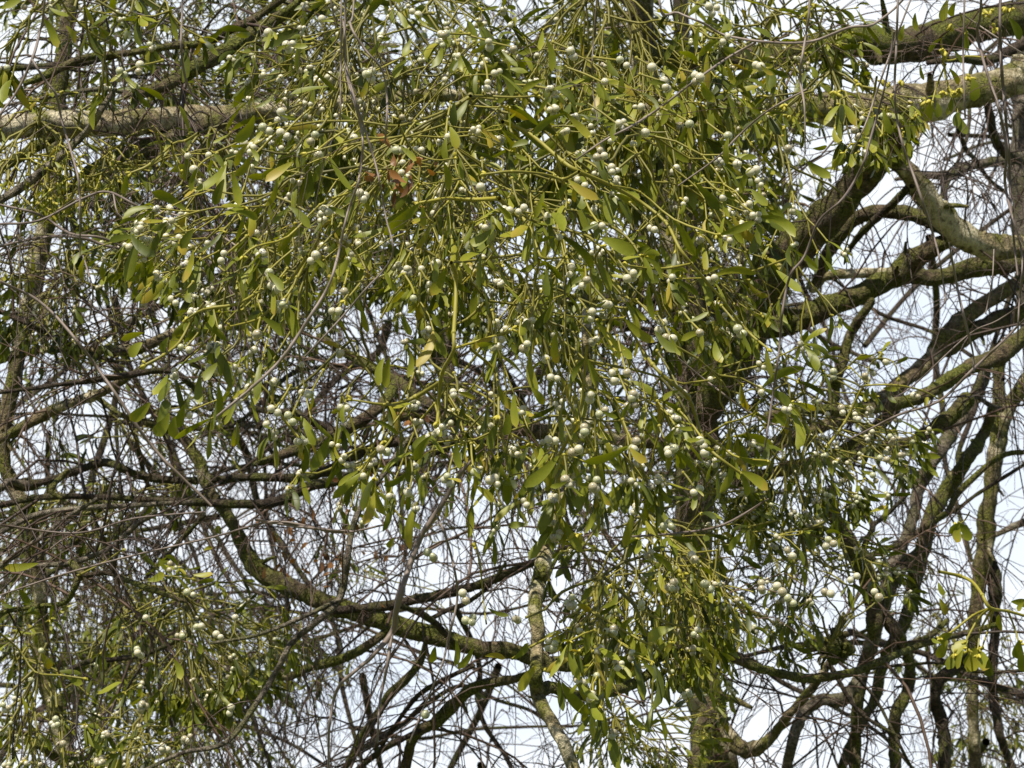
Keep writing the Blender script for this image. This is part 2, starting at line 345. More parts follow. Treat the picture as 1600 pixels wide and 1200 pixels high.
# left birch
limb('left', [(120,-60,20),(95,120,24),(85,250,26),(75,340,27),(57,410,28),(47,467,26),(33,527,25),(20,600,24),(10,650,22),(6,693,21),(9,733,22),(24,765,24),(40,800,25),(53,867,27),(63,933,25),(63,1000,24),(66,1050,24),(80,1093,25),(90,1133,25),(103,1173,28),(110,1215,30)], 4.4, 4.4, M_PALE, 'trunk', foot=tuple(P(60, 1200, 4.4) * np.array([1, 1, 0])))
limb('left', [(-40,205,38),(0,200,38),(43,196,41),(100,194,42),(200,192,42),(300,186,38),(400,177,32),(480,170,28),(560,160,24),(660,150,20),(800,150,16)], 3.6, 4.2, M_CREAM)
limb('left', [(95,300,12),(117,287,18),(150,267,28),(200,247,32),(250,223,31),(293,205,28),(345,190,22)], 3.8, 3.9, M_BARK)
limb('left', [(-40,280,14),(0,263,16),(50,233,18),(100,205,14)], 3.9, 3.8, M_BARK)
limb('left', [(-30,330,14),(0,313,14),(33,293,15),(67,267,15),(110,230,13),(143,197,12),(160,167,11),(180,140,8)], 2.9, 2.9, M_GREY, tw=.6)
limb('left', [(195,150,12),(225,145,16),(260,133,20),(310,103,23),(350,80,23),(400,48,21),(450,18,18),(520,-30,16)], 3.2, 3.4, M_BARK)
limb('left', [(40,130,10),(73,117,14),(133,90,13),(200,83,12),(267,72,13),(317,67,15),(367,43,15),(400,27,14),(460,-15,12)], 3.3, 3.4, M_BARK)
limb('left', [(-20,110,10),(30,106,10),(67,103,10),(120,100,10),(190,85,9)], 3.5, 3.4, M_DARK)
limb('left', [(-20,170,6),(60,155,6),(110,145,7),(160,140,7),(230,150,6)], 3.2, 3.3, M_GREY)
limb('left', [(-30,585,12),(0,563,12),(60,547,11),(117,547,12),(167,547,15),(207,547,17),(233,538,17),(267,523,15),(300,517,13),(380,510,10)], 3.9, 4.0, M_PALE)
limb('left', [(-20,480,9),(7,490,9),(47,507,10),(93,530,9),(133,550,8),(180,565,6)], 3.8, 3.8, M_DARK)
limb('left', [(-20,616,6),(50,607,7),(100,600,8),(160,593,10),(217,583,11),(267,580,10),(300,602,10),(330,640,7)], 3.6, 3.7, M_DARK)
limb('left', [(-10,690,14),(17,677,15),(60,653,19),(100,633,17),(150,617,16),(200,590,11),(240,560,7)], 4.2, 4.0, M_PALE)
limb('left', [(140,612,8),(187,647,9),(217,657,10),(253,667,14),(283,683,17),(310,720,19),(327,767,18),(353,800,19),(370,833,21),(390,873,26),(417,900,31),(467,923,29),(510,943,29),(567,960,29),(617,977,31),(667,990,29),(700,1000,27),(750,1013,26),(800,1017,24),(850,1035,24),(910,1040,22)], 4.2, 3.9, M_BARK)
limb('left', [(20,755,14),(40,758,22),(67,753,12),(117,737,12),(167,723,13),(217,743,13),(267,750,12),(333,750,12),(400,745,14),(450,747,14),(500,740,15),(540,720,16),(583,700,15),(633,690,14),(733,690,13),(800,680,12)], 4.1, 4.2, M_DARK)
limb('left', [(-20,800,11),(0,790,10),(67,777,10),(167,777,10),(267,783,11),(400,788,15),(450,777,17),(483,760,17),(533,750,16),(583,727,15),(633,720,13),(700,700,10)], 3.7, 4.0, M_DARK)
limb('left', [(-20,765,12),(0,763,12),(15,752,12),(40,757,14)], 4.0, 4.1, M_GREY, tw=.3)
limb('left', [(95,778,6),(80,765,10),(105,735,8)], 3.7, 3.7, M_BARK, tw=0)
limb('left', [(-20,1145,14),(0,1148,14),(33,1150,15),(67,1168,15),(95,1190,14)], 4.3, 4.4, M_BARK)
limb('left', [(-10,885,7),(67,883,8),(110,880,10),(150,867,9),(180,850,8),(213,820,9),(243,800,8)], 3.1, 3.1, M_GREY)
limb('left', [(112,880,14),(133,898,10),(167,895,9),(200,907,9),(240,923,9),(290,940,6)], 3.1, 3.0, M_BARK, tw=.6)
limb('left', [(125,900,10),(103,940,9),(60,947,8),(0,957,7),(-20,962,6)], 3.1, 3.1, M_BARK, tw=.6)
limb('left', [(-10,838,9),(50,807,10),(110,796,9),(200,790,8),(300,785,8)], 3.2, 3.2, M_GREY)
limb('left', [(-10,890,9),(60,843,8),(103,810,8),(150,780,6)], 3.1, 3.1, M_GREY)
limb('left', [(103,1050,8),(140,1033,9),(183,1030,9),(233,1020,8),(300,990,6)], 3.8, 3.7, M_DARK)
limb('left', [(320,805,6),(283,843,8),(253,877,7),(227,903,6)], 3.9, 3.9, M_DARK)
limb('left', [(520,955,12),(533,953,13),(600,947,16),(650,937,16),(700,927,15),(750,913,14),(800,893,14),(850,872,10),(900,850,8)], 3.9, 3.8, M_DARK)
limb('left', [(380,1055,14),(400,1053,14),(450,1057,14),(483,1043,15),(533,1030,15),(567,1013,15),(607,985,14)], 4.0, 3.9, M_BARK)
limb('left', [(625,947,9),(660,960,11),(683,977,11),(712,1008,10)], 3.7, 3.8, M_DARK, tw=.3)
limb('left', [(673,967,8),(700,953,8),(727,943,8),(765,915,6),(790,880,5)], 3.75, 3.7, M_DARK)
limb('left', [(667,998,9),(657,1033,13),(633,1063,15),(607,1087,15),(587,1120,14),(560,1160,12),(538,1205,10)], 3.9, 4.1, M_BARK)
limb('left', [(850,1045,9),(800,1062,13),(750,1070,18),(717,1093,19),(683,1127,19),(647,1150,17),(632,1205,17)], 3.9, 4.1, M_BARK)
limb('left', [(655,1142,9),(600,1170,10),(555,1205,9)], 4.0, 4.1, M_DARK)
limb('left', [(740,1040,7),(683,1067,8),(650,1090,8),(620,1130,7),(590,1177,6)], 4.0, 4.1, M_DARK)
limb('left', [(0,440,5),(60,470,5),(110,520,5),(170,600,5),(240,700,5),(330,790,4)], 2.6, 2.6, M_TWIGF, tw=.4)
# nearer grey shoots of the left birch
limb('left', [(655,672,8),(633,693,8),(607,730,9),(583,763,9),(560,800,10),(547,843,10),(540,893,11),(530,937,11),(493,973,10),(457,1003,10),(433,1047,10),(400,1100,9),(353,1160,8),(283,1177,7),(225,1205,7)], 2.9, 2.7, M_GREY, tw=.5)
limb('left', [(530,937,7),(467,967,7),(400,993,6),(330,1005,5)], 2.8, 2.8, M_GREY, tw=.5)
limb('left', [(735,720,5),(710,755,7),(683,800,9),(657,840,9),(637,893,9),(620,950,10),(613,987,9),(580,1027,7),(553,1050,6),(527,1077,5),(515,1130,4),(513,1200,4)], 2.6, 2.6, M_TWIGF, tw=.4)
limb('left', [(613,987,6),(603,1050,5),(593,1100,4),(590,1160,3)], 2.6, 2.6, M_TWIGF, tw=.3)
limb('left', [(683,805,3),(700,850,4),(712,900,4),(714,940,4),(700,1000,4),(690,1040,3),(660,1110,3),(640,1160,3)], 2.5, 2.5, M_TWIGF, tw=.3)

# slim stem; its sunlit look is put into the bright cream bark
limb('slim', [(912,440,12),(916,500,16),(917,560,17),(915,620,18),(905,680,19),(892,740,20),(872,800,22),(853,857,26),(847,887,26),(838,927,23),(836,960,23),(840,987,23),(838,1033,21),(838,1078,23),(850,1107,21),(867,1137,21),(883,1167,21),(897,1205,20)], 3.1, 2.68, M_CREAM, 'trunk', foot=tuple(P(925, 1200, 2.68) * np.array([1, 1, 0])), tw=.3, rough=.12)
limb('slim', [(845,1080,24),(862,1074,20),(900,1086,17),(943,1083,17),(980,1073,17),(1013,1053,15),(1033,1027,13),(1083,1017,15),(1133,1023,15),(1167,1037,15),(1200,1048,14),(1267,1060,15),(1333,1050,13),(1383,1030,11),(1433,1010,10),(1477,997,10),(1517,987,9),(1560,975,8)], 2.78, 3.5, M_BARK)
limb('slim', [(1350,1046,6),(1433,1037,5),(1477,1037,5),(1533,1050,6),(1610,1047,6)], 3.5, 3.6, M_DARK, tw=.5)

# knotted trunk right
limb('knot', [(1625,560,20),(1600,600,22),(1575,640,24),(1563,667,27),(1555,717,26),(1548,767,24),(1542,810,27),(1540,850,28),(1535,885,32),(1527,930,22),(1520,1010,20),(1520,1100,18),(1525,1205,18)], 5.4, 5.4, M_PALE, 'trunk', foot=tuple(P(1530, 1200, 5.4) * np.array([1, 1, 0])))
limb('knot', [(1572,530,8),(1562,560,14),(1560,590,19),(1562,640,24),(1560,690,24)], 5.4, 5.4, M_PALE, tw=.3)
limb('knot', [(1540,870,26),(1553,905,26),(1555,945,20),(1555,987,16),(1550,1067,15),(1563,1150,13),(1585,1205,12)], 5.4, 5.5, M_DARK)
limb('knot', [(1562,535,8),(1545,565,14),(1534,597,20),(1520,627,22),(1493,667,22),(1467,707,22),(1447,740,22),(1433,770,20),(1428,800,18),(1417,833,18),(1403,867,19),(1387,905,18),(1372,950,16)], 5.2, 5.0, M_GREY)
limb('knot', [(1550,640,16),(1540,670,18),(1530,690,20),(1510,720,22),(1483,760,25),(1457,800,26),(1443,850,26),(1430,897,25),(1423,933,23),(1413,973,21),(1390,1013,20),(1377,1047,19),(1367,1093,16),(1350,1123,15),(1327,1167,15),(1315,1205,14)], 5.0, 4.9, M_BARK)
limb('knot', [(1610,705,8),(1560,715,9),(1500,767,10),(1480,800,10),(1450,820,11),(1413,847,10),(1367,865,9),(1330,880,7)], 4.5, 4.4, M_BARK, tw=.5)
limb('knot', [(1610,720,6),(1570,745,6),(1530,770,6),(1490,800,6)], 4.6, 4.6, M_DARK, tw=.5)
limb('knot', [(1510,645,5),(1523,620,8),(1545,632,8),(1565,640,9)], 4.9, 5.2, M_DARK, tw=.3)
limb('knot', [(1600,400,8),(1545,560,8),(1523,640,8),(1500,700,9),(1497,740,8)], 5.2, 5.0, M_DARK, tw=.3)
limb('knot', [(1440,862,20),(1420,877,20),(1405,890,19),(1393,920,17),(1385,950,14)], 4.9, 4.85, M_BARK, tw=.3)

# crooked stems lower right
limb('crook', [(1290,770,16),(1310,820,23),(1333,860,26),(1353,897,29),(1363,933,29),(1367,973,26),(1360,1013,23),(1347,1053,21),(1340,1093,18),(1338,1133,18),(1336,1205,18)], 4.5, 4.6, M_BARK, 'trunk', foot=tuple(P(1330, 1200, 4.6) * np.array([1, 1, 0])))
limb('crook', [(1345,1055,18),(1330,1080,20),(1313,1093,22),(1282,1094,20),(1260,1110,18),(1243,1140,18),(1228,1205,17)], 4.5, 4.5, M_GREY)
limb('crook', [(1368,935,18),(1380,960,20),(1400,987,21),(1417,1020,17),(1422,1060,17),(1413,1090,18),(1400,1117,19),(1397,1160,19),(1400,1205,19)], 4.6, 4.6, M_BARK)
limb('crook', [(1530,1015,10),(1500,1038,18),(1470,1060,20),(1460,1090,18),(1470,1120,19),(1477,1160,21),(1475,1205,21)], 4.6, 4.6, M_DARK)
limb('crook', [(1343,795,8),(1363,822,9),(1350,860,11),(1380,882,10),(1413,890,9)], 3.8, 3.7, M_DARK, tw=.5)
limb('crook', [(1363,822,7),(1392,798,7),(1420,770,5)], 3.8, 3.8, M_DARK, tw=.5)
limb('crook', [(1380,1020,12),(1410,1010,12),(1450,995,11),(1480,970,9)], 4.6, 4.7, M_BARK, tw=.5)

# trunk at the right edge
limb('edge', [(1630,-60,60),(1618,60,62),(1612,150,66),(1610,250,64),(1612,340,62),(1620,450,60),(1640,700,60),(1650,1200,60)], 6.0, 6.0, M_GREY, 'trunk', foot=tuple(P(1650, 1200, 6.0) * np.array([1, 1, 0])))
limb('edge', [(1610,243,20),(1567,250,18),(1517,260,15),(1477,273,14),(1433,273,10),(1400,280,6)], 5.9, 5.5, M_GREY)
limb('edge', [(1476,276,10),(1474,300,10),(1470,312,7)], 5.7, 5.7, M_DARK, tw=.2)

# nearest hanging shoots, carried by the limb above the frame
def shoot(pts, d, wmul=1.0, m=None):
    p = [(x[0], x[1], (x[2] if len(x) > 2 else 4) * wmul) for x in pts]
    w = p[0][2]
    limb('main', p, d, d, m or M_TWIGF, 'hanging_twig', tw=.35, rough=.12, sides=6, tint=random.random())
for pts, d in [
 ([(500,-300,4),(517,0,4),(537,37,5),(542,117,6),(560,180,6),(567,227,5),(560,283,5),(543,333,5),(528,400,6),(513,447,6),(483,497,7),(443,557,7),(400,600,6),(340,650,5)], 2.0),
 ([(540,-300,5),(540,0,5),(538,83,5),(553,150,5),(580,233,5),(593,283,4),(603,340,4),(613,400,4),(567,457,4),(533,497,4),(477,557,4)], 1.98),
 ([(560,-290,4),(553,0,4),(547,37,5),(570,77,5),(597,110,4),(605,160,5),(602,220,4)], 1.96),
 ([(535,-280,4),(533,60,4),(532,120,3),(532,187,3)], 1.97),
 ([(90,-260,4),(70,0,5),(62,50,5),(50,93,6),(25,145,5),(-10,190,4)], 2.1),
 ([(50,93,5),(70,125,5),(87,147,5),(97,190,5),(110,233,5),(123,283,5),(125,330,4),(125,400,3)], 2.1),
 ([(290,-260,3),(285,0,4),(283,70,5),(288,115,5),(297,140,4),(307,160,3)], 2.1),
 ([(1040,-240,4),(1030,0,5),(1060,20,5),(1100,37,5),(1133,55,5),(1200,66,6),(1267,65,6),(1327,43,6),(1373,33,5),(1430,-40,4),(1440,-230,4)], 2.3),
 ([(1180,67,5),(1133,93,5),(1077,133,5),(1033,167,5),(987,197,5),(943,220,4),(900,250,3)], 2.3),
 ([(1260,140,4),(1200,173,4),(1153,213,4),(1120,247,4),(1060,290,3)], 2.4),
 ([(1270,-220,4),(1265,0,5),(1260,50,5),(1250,117,6),(1257,167,4),(1258,240,3)], 2.1),
 ([(1410,-240,5),(1403,0,5),(1400,83,5),(1398,150,5),(1407,213,5),(1433,290,6),(1453,350,5),(1467,400,4),(1478,470,3)], 2.1),
 ([(1397,50,4),(1383,133,4),(1360,217,5),(1347,260,5),(1317,310,5),(1280,345,5),(1257,400,5),(1235,430,5),(1223,483,5),(1217,550,4),(1205,633,4),(1195,700,3)], 2.1),
 ([(1510,-230,4),(1507,0,4),(1505,83,4),(1508,183,4)], 2.2),
 ([(1530,-230,4),(1533,0,5),(1527,50,6),(1540,107,6),(1560,167,6),(1573,233,6),(1570,283,6),(1580,333,5),(1597,400,4),(1592,480,4),(1590,540,3)], 2.1),
 ([(1570,-220,5),(1563,0,6),(1563,67,7),(1567,133,7),(1573,200,6),(1577,250,6),(1580,330,5),(1590,430,4)], 2.15),
 ([(1483,380,3),(1490,417,5),(1498,460,5),(1510,510,6),(1520,550,4),(1522,580,3)], 2.2),
 ([(1620,485,4),(1600,500,4),(1567,533,5),(1517,580,6),(1467,627,5),(1407,647,5),(1360,670,4),(1320,690,3)], 2.3),
 ([(1620,460,3),(1560,500,3),(1513,523,3),(1430,600,3),(1400,620,2)], 2.3),
 ([(1553,390,3),(1550,440,3),(1540,490,3)], 2.4),
 ([(1430,-20,3),(1400,60,4),(1378,120,4),(1350,200,3),(1330,240,3)], 2.2),
 ([(1500,20,3),(1560,60,4),(1600,85,4)], 2.2),
 ([(940,-100,3),(930,30,3),(925,120,3),(935,200,2)], 2.6),
 ([(160,330,3),(175,300,3),(190,340,4),(250,330,4),(330,360,4),(400,410,4),(440,470,3)], 2.6),
 ([(0,350,5),(60,345,5),(130,310,5),(170,300,5),(220,325,5),(285,355,5),(340,390,4)], 2.6),
 ([(0,320,5),(60,335,6),(110,365,6),(160,372,6),(220,400,4)], 2.8),
 ([(0,385,6),(60,372,6),(120,370,7),(170,385,6),(240,398,5),(300,430,4)], 2.9),
 ([(130,400,4),(145,455,4),(140,500,3)], 2.5),
 ([(0,930,3),(90,900,4),(200,870,4),(330,840,4),(430,815,5),(530,832,5),(600,820,4)], 2.7),
 ([(0,820,4),(120,833,4),(210,810,4),(320,800,4)], 2.9),
 ([(400,812,6),(450,820,6),(510,828,5),(560,830,4)], 2.7),
 ([(960,840,4),(1060,833,5),(1130,820,5),(1200,780,4)], 2.6),
 ([(1060,560,3),(1110,600,4),(1180,650,4),(1260,680,3)], 2.5),
]: shoot(pts, d, .8)

def in_void(p):
    v = p - CAM; dd = v.dot(FW); x = 800 + v.dot(RT) / dd / TANH * 800; y = 600 - v.dot(UP) / dd / TANH * 800
    return any(((x - a) / rx) ** 2 + ((y - b) / ry) ** 2 < 1.6 for (a, b, rx, ry) in SKY_VOIDS)
SKY_VOIDS = [(1500,700,90,90),(1560,880,50,90),(800,1130,60,60),(480,1130,70,50),(1400,380,60,40),(1560,300,50,60),(215,465,80,40),(150,650,110,50),(300,840,90,60),(720,880,120,70),(620,1060,130,100),(560,970,60,40),(1000,1100,70,45),(1440,520,90,90),(1500,240,90,60),(1440,780,100,110),(1250,1090,130,80),(1500,950,70,90),(1200,990,60,60),(1380,960,40,60),(1450,1130,60,70)]
# twigs out of every limb
BUDGET = {'main': 1.0, 'left': 1.0, 'edge': .8, 'knot': .9, 'slim': .6, 'crook': 1.0}
for key, T in TREES.items():
    for (W3, rad, tw) in T['limbs']:
        Lc = np.concatenate([[0], np.cumsum(np.linalg.norm(np.diff(W3, axis=0), axis=1))]); L = Lc[-1]
        L = min(L, 2.5)
        for _ in range(int(L * 18 * tw * BUDGET.get(key, 1)) + 1):
            s = random.uniform(.02, 1) * L; i = min(len(W3) - 2, int(np.searchsorted(Lc, s)) - 1); i = max(i, 0)
            ta = nrm(W3[i + 1] - W3[i]); a = rng.normal(size=3); a = nrm(a - ta * a.dot(ta))
            p = W3[i] + (W3[i + 1] - W3[i]) * random.random() + a * rad[i] * .7
            if in_void(p) and random.random() < .5: continue
            d = a * .8 + ta * random.choice((-1, 1)) * random.uniform(.1, .9) + np.array([0, 0, .25])
            dep = float((p - CAM).dot(FW)); near = dep < 3.05
            twig(T['twig'], p, d, random.uniform(.16, .6) * (.6 if near else 1), min(random.uniform(.0011, .0031), rad[i] * .55) * (.55 if near else 1), random.uniform(.05, .2) * (1.4 if near else 1), .10, 1 if near else 2, random.uniform(.5, 1) if near else random.random(), .8)  # near twigs keep to the paler tints, a lit look in their colour

# the far birch: a web of thin limbs, each with its twigs
T = TREES['far']
def farlimb(x0, y0, x1, y1, d, wpx, arc, tw=1.0):
    n = 7; pts = []
    for i in range(n):
        t = i / (n - 1); pts.append((x0 + (x1 - x0) * t + random.gauss(0, 9), y0 + (y1 - y0) * t - arc * math.sin(math.pi * t) + random.gauss(0, 9), max(3, wpx * (1 - .55 * t))))
    q = catmull(np.array(pts), 4); W3 = np.array([P(a[0], a[1], d + .3 * math.sin(k * .2)) for k, a in enumerate(q)]); rad = q[:, 2] / 2 * PXM(d)
    tube(T['fl'], W3, rad, 6, .4, .12); T['limbs'].append((W3, rad, tw))
T['fl'] = MB()
limb('far', [(1060,-80,24),(1075,300,26),(1090,700,28),(1095,1210,30)], 10.8, 10.8, M_DARK, 'trunk', foot=(.9, 10.2, 0), tw=0)
for i in range(84):
    x0 = random.uniform(-50, 1650) if i < 34 else random.uniform(-100, 800); y0 = random.uniform(-50, 1250); L = random.uniform(300, 700)
    a = random.choice([random.gauss(0, .5), random.gauss(math.pi, .5), random.gauss(1.3, .4)])
    farlimb(x0, y0, x0 + L * math.cos(a), y0 + L * math.sin(a), random.uniform(4.9, 9.5), random.uniform(6, 15), random.uniform(-30, 120))
for (W3, rad, tw) in T['limbs']:
    L = float(np.linalg.norm(np.diff(W3, axis=0), axis=1).sum())
    for _ in range(int(L * 12 * tw)):
        i = random.randrange(len(W3) - 1)
        if in_void(W3[i]) and random.random() < .75: continue
        ta = nrm(W3[i + 1] - W3[i]); a = rng.normal(size=3); a = nrm(a - ta * a.dot(ta))
        twig(T['twig'], W3[i], a * .7 + ta * random.uniform(-.9, .9) + np.array([0, 0, .2]), random.uniform(.25, .8), random.uniform(.0016, .0036), random.uniform(.05, .18), .10, 2, random.random() * .8, .8)
T['fl'].build('limb', M_DARK, T['root'])['kind'] = 'stuff'
for key, T in TREES.items():
    if T['twig'].v:
        o = T['twig'].build('twig_tangle', M_TWIG, T['root']); o['kind'] = 'stuff'

# ------------------------------------------------------------------ MISTLETOE
GROUPM = 'mistletoe clumps growing on the birches'
TOCAM = -FW
class Clump:
    def __init__(s, label, x, y, d):
        s.root = thing('mistletoe', label, 'mistletoe', P(x, y, d), GROUPM)
        s.hub = P(x, y, d); s.stem = MB(); s.leaf = MB(); s.bud = MB(); s.rest = MB(); s.ber = []
        s.L = [[] for _ in range(11)]
    def leaf1(s, base, d, k, L, W, th, sick=0., r0=0., r1=0., tint=.5):
        for a, b in zip(s.L, (base, d, k, L, W, th, sick, r0, r1, tint)): a.append(b)
    def berries(s, p, n, r):
        dirs = []
        for i in range(n):
            for _ in range(12):
                q = p + nrm(rng.normal(size=3) + DOWN * .5) * r * (1.05 if n > 1 else .8) + DOWN * r * .3
                if all(np.linalg.norm(q - o) > 1.55 * r for o in dirs): break
            dirs.append(q); s.ber.append((q, r * random.uniform(.8, 1.12)))
    def buds(s, p, d, r, t=None):
        for i in range(random.choice((2, 3, 3))):
            e = nrm(d + rng.normal(size=3) * .7); blob(s.bud, p + e * r * 1.1, r * random.uniform(.55, .85), random.random() if t is None else t, e, 1.7, 5, 3)
    def finish(s, nl=5, nw=2):
        if s.L[0]: leaves(s.leaf, *[np.array(a) for a in s.L[:10]], nl=nl, nw=nw)
        s.stem.build('stem', M_STEM, s.root); s.leaf.build('foliage', M_LEAF, s.root)
        if s.bud.v: s.bud.build('flower_bud', M_BUD, s.root)['kind'] = 'stuff'
        # the ones nearest the camera as single parts
        s.ber.sort(key=lambda b: float((b[0] - CAM).dot(FW)))
        for q, r in s.ber[:100]:
            o = bpy.data.objects.new('berry', random.choice(BERRY)); col.objects.link(o); o.parent = s.root
            o.location = q - s.hub; o.scale = (r, r, r * random.uniform(.95, 1.05)); o.rotation_euler = (random.uniform(-.7, .7), random.uniform(-.7, .7), 0)
        if len(s.ber) > 100:
            mb = MB()
            for q, r in s.ber[100:]: blob(mb, q, r, .5, None, 1, 12, 8)
            o = mb.build('berry', M_BERRY, s.root); o['kind'] = 'stuff'

VOIDS = [(843,930,34,130),(870,1130,40,90),(300,190,300,16),(90,190,110,22),(215,465,80,34),(150,640,110,50),(235,700,90,55),(575,500,85,40),(520,590,80,40),(840,172,38,22),(700,155,22,18),(640,560,50,30),(300,830,90,50),(720,900,110,60),(610,1060,110,90),(560,960,60,40),(770,960,60,40),(1000,1080,60,35),(1440,520,90,100),
 (1500,230,90,60),(1440,800,90,60),(1240,1060,110,60),(1270,220,50,30),(1300,900,60,50),(460,730,40,20),(400,640,50,35),(140,740,120,30),(1280,330,40,40),(1170,880,40,40),(340,310,24,20),(240,290,30,20),(590,400,26,22),(1000,500,40,30),(820,600,40,30),(730,560,36,28),(1140,620,40,24),(1050,400,24,24),(330,420,24,16),(500,440,26,20),(80,560,60,24),(60,700,40,30),(450,850,90,40),(700,1130,90,60),(500,1130,90,60),(1200,1130,70,50)]
def open_air(p, k=1.0):
    """the airy hollows between the clumps, where little grows"""
    if noise.noise(Vector(p * 7.5)) > .16 and random.random() < .8: return True
    v = p - CAM; dd = v.dot(FW); x = 800 + v.dot(RT) / dd / TANH * 800; y = 600 - v.dot(UP) / dd / TANH * 800
    for (a, b, rx, ry) in VOIDS:
        q = ((x - a) / rx) ** 2 + ((y - b) / ry) ** 2
        if q < 1.25 and random.random() < k * (1.25 - q * .6): return True
    return False
def grow(c, p, d, lvl, maxlvl, seg, r, P_):
    """one forking mistletoe shoot: each joint ends in a fork; the last one carries leaves"""
    bias = P_['bias']; sp = P_['spread']
    d = nrm(d + bias * P_['bw'] + rng.normal(size=3) * .10)
    L = seg * random.uniform(.75, 1.25)
    term = False
    if lvl > 0:
        e_ = p + d * L - c.hub
        q = (e_.dot(RT) / P_['rx']) ** 2 + (e_.dot(UP) / P_['ry']) ** 2 + (e_.dot(FW) / P_['rz']) ** 2 if 0 else ((e_.dot(RT) - P_['cx']) / P_['rx']) ** 2 + ((e_.dot(UP) - P_['cy']) / P_['ry']) ** 2 + (e_.dot(FW) / P_['rz']) ** 2
        if q > 1.15: term = True; end = p
        elif open_air(p + d * L, .7): return
    if not term:
      mid = p + d * L * .5 + rng.normal(size=3) * L * .05
      end = p + nrm(d + bias * P_['bw'] * .4) * L
    tt = min(1, .25 + .5 * lvl / maxlvl + random.uniform(-.25, .2))
    if not term:
      tt *= .45 + P_.get('tint', .5)
      tube(c.stem, [p, mid, end], [r, r * .85, r * .92], 5 if r > .0016 else 4, tt)
      blob(c.stem, end, r * 1.35, tt + .1, d, 1.2, 6, 3)
    if term: lvl = maxlvl
    elif lvl < maxlvl and random.random() < P_.get('stop', .06) * lvl: lvl = maxlvl
    if lvl >= maxlvl:
        k = random.choice((2, 2, 2, 3, 3))
        a = rng.normal(size=3); a = nrm(a - d * a.dot(d)); b = np.cross(d, a)
        for i in range(k):
            ang = i * 2 * math.pi / k + random.gauss(0, .2); o_ = a * math.cos(ang) + b * math.sin(ang)
            e = nrm(d * .7 + o_ * random.uniform(.35, .95) + DOWN * P_.get('droop', .35))
            kk = DOWN + rng.normal(size=3) * .55
            LL = P_['leaf'] * random.choice((.55, .75, .85, .95, 1.1)) * random.uniform(.85, 1.1)
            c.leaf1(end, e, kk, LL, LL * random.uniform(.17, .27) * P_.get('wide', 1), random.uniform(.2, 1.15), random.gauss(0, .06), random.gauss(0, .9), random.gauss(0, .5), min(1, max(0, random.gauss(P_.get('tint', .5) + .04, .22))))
        if random.random() < P_['berry'] * 1.25: c.berries(end, random.choice((2, 2, 3, 3, 4, 5)), P_.get('br', .0038))
        if random.random() < P_['bud']: c.buds(end, d, P_.get('bs', .0022))
        return
    k = 2 if random.random() < .72 else 3
    a = rng.normal(size=3); a = nrm(a - d * a.dot(d)); b = np.cross(d, a)
    for i in range(k):
        ang = i * 2 * math.pi / k + random.gauss(0, .25); o_ = a * math.cos(ang) + b * math.sin(ang)
        grow(c, end, d + o_ * sp * random.uniform(.7, 1.2), lvl + 1, maxlvl, seg * .95, max(.0007, r * .84), P_)
    if random.random() < P_['berry'] * .45: c.berries(end, random.choice((1, 2, 3)), P_.get('br', .0038))

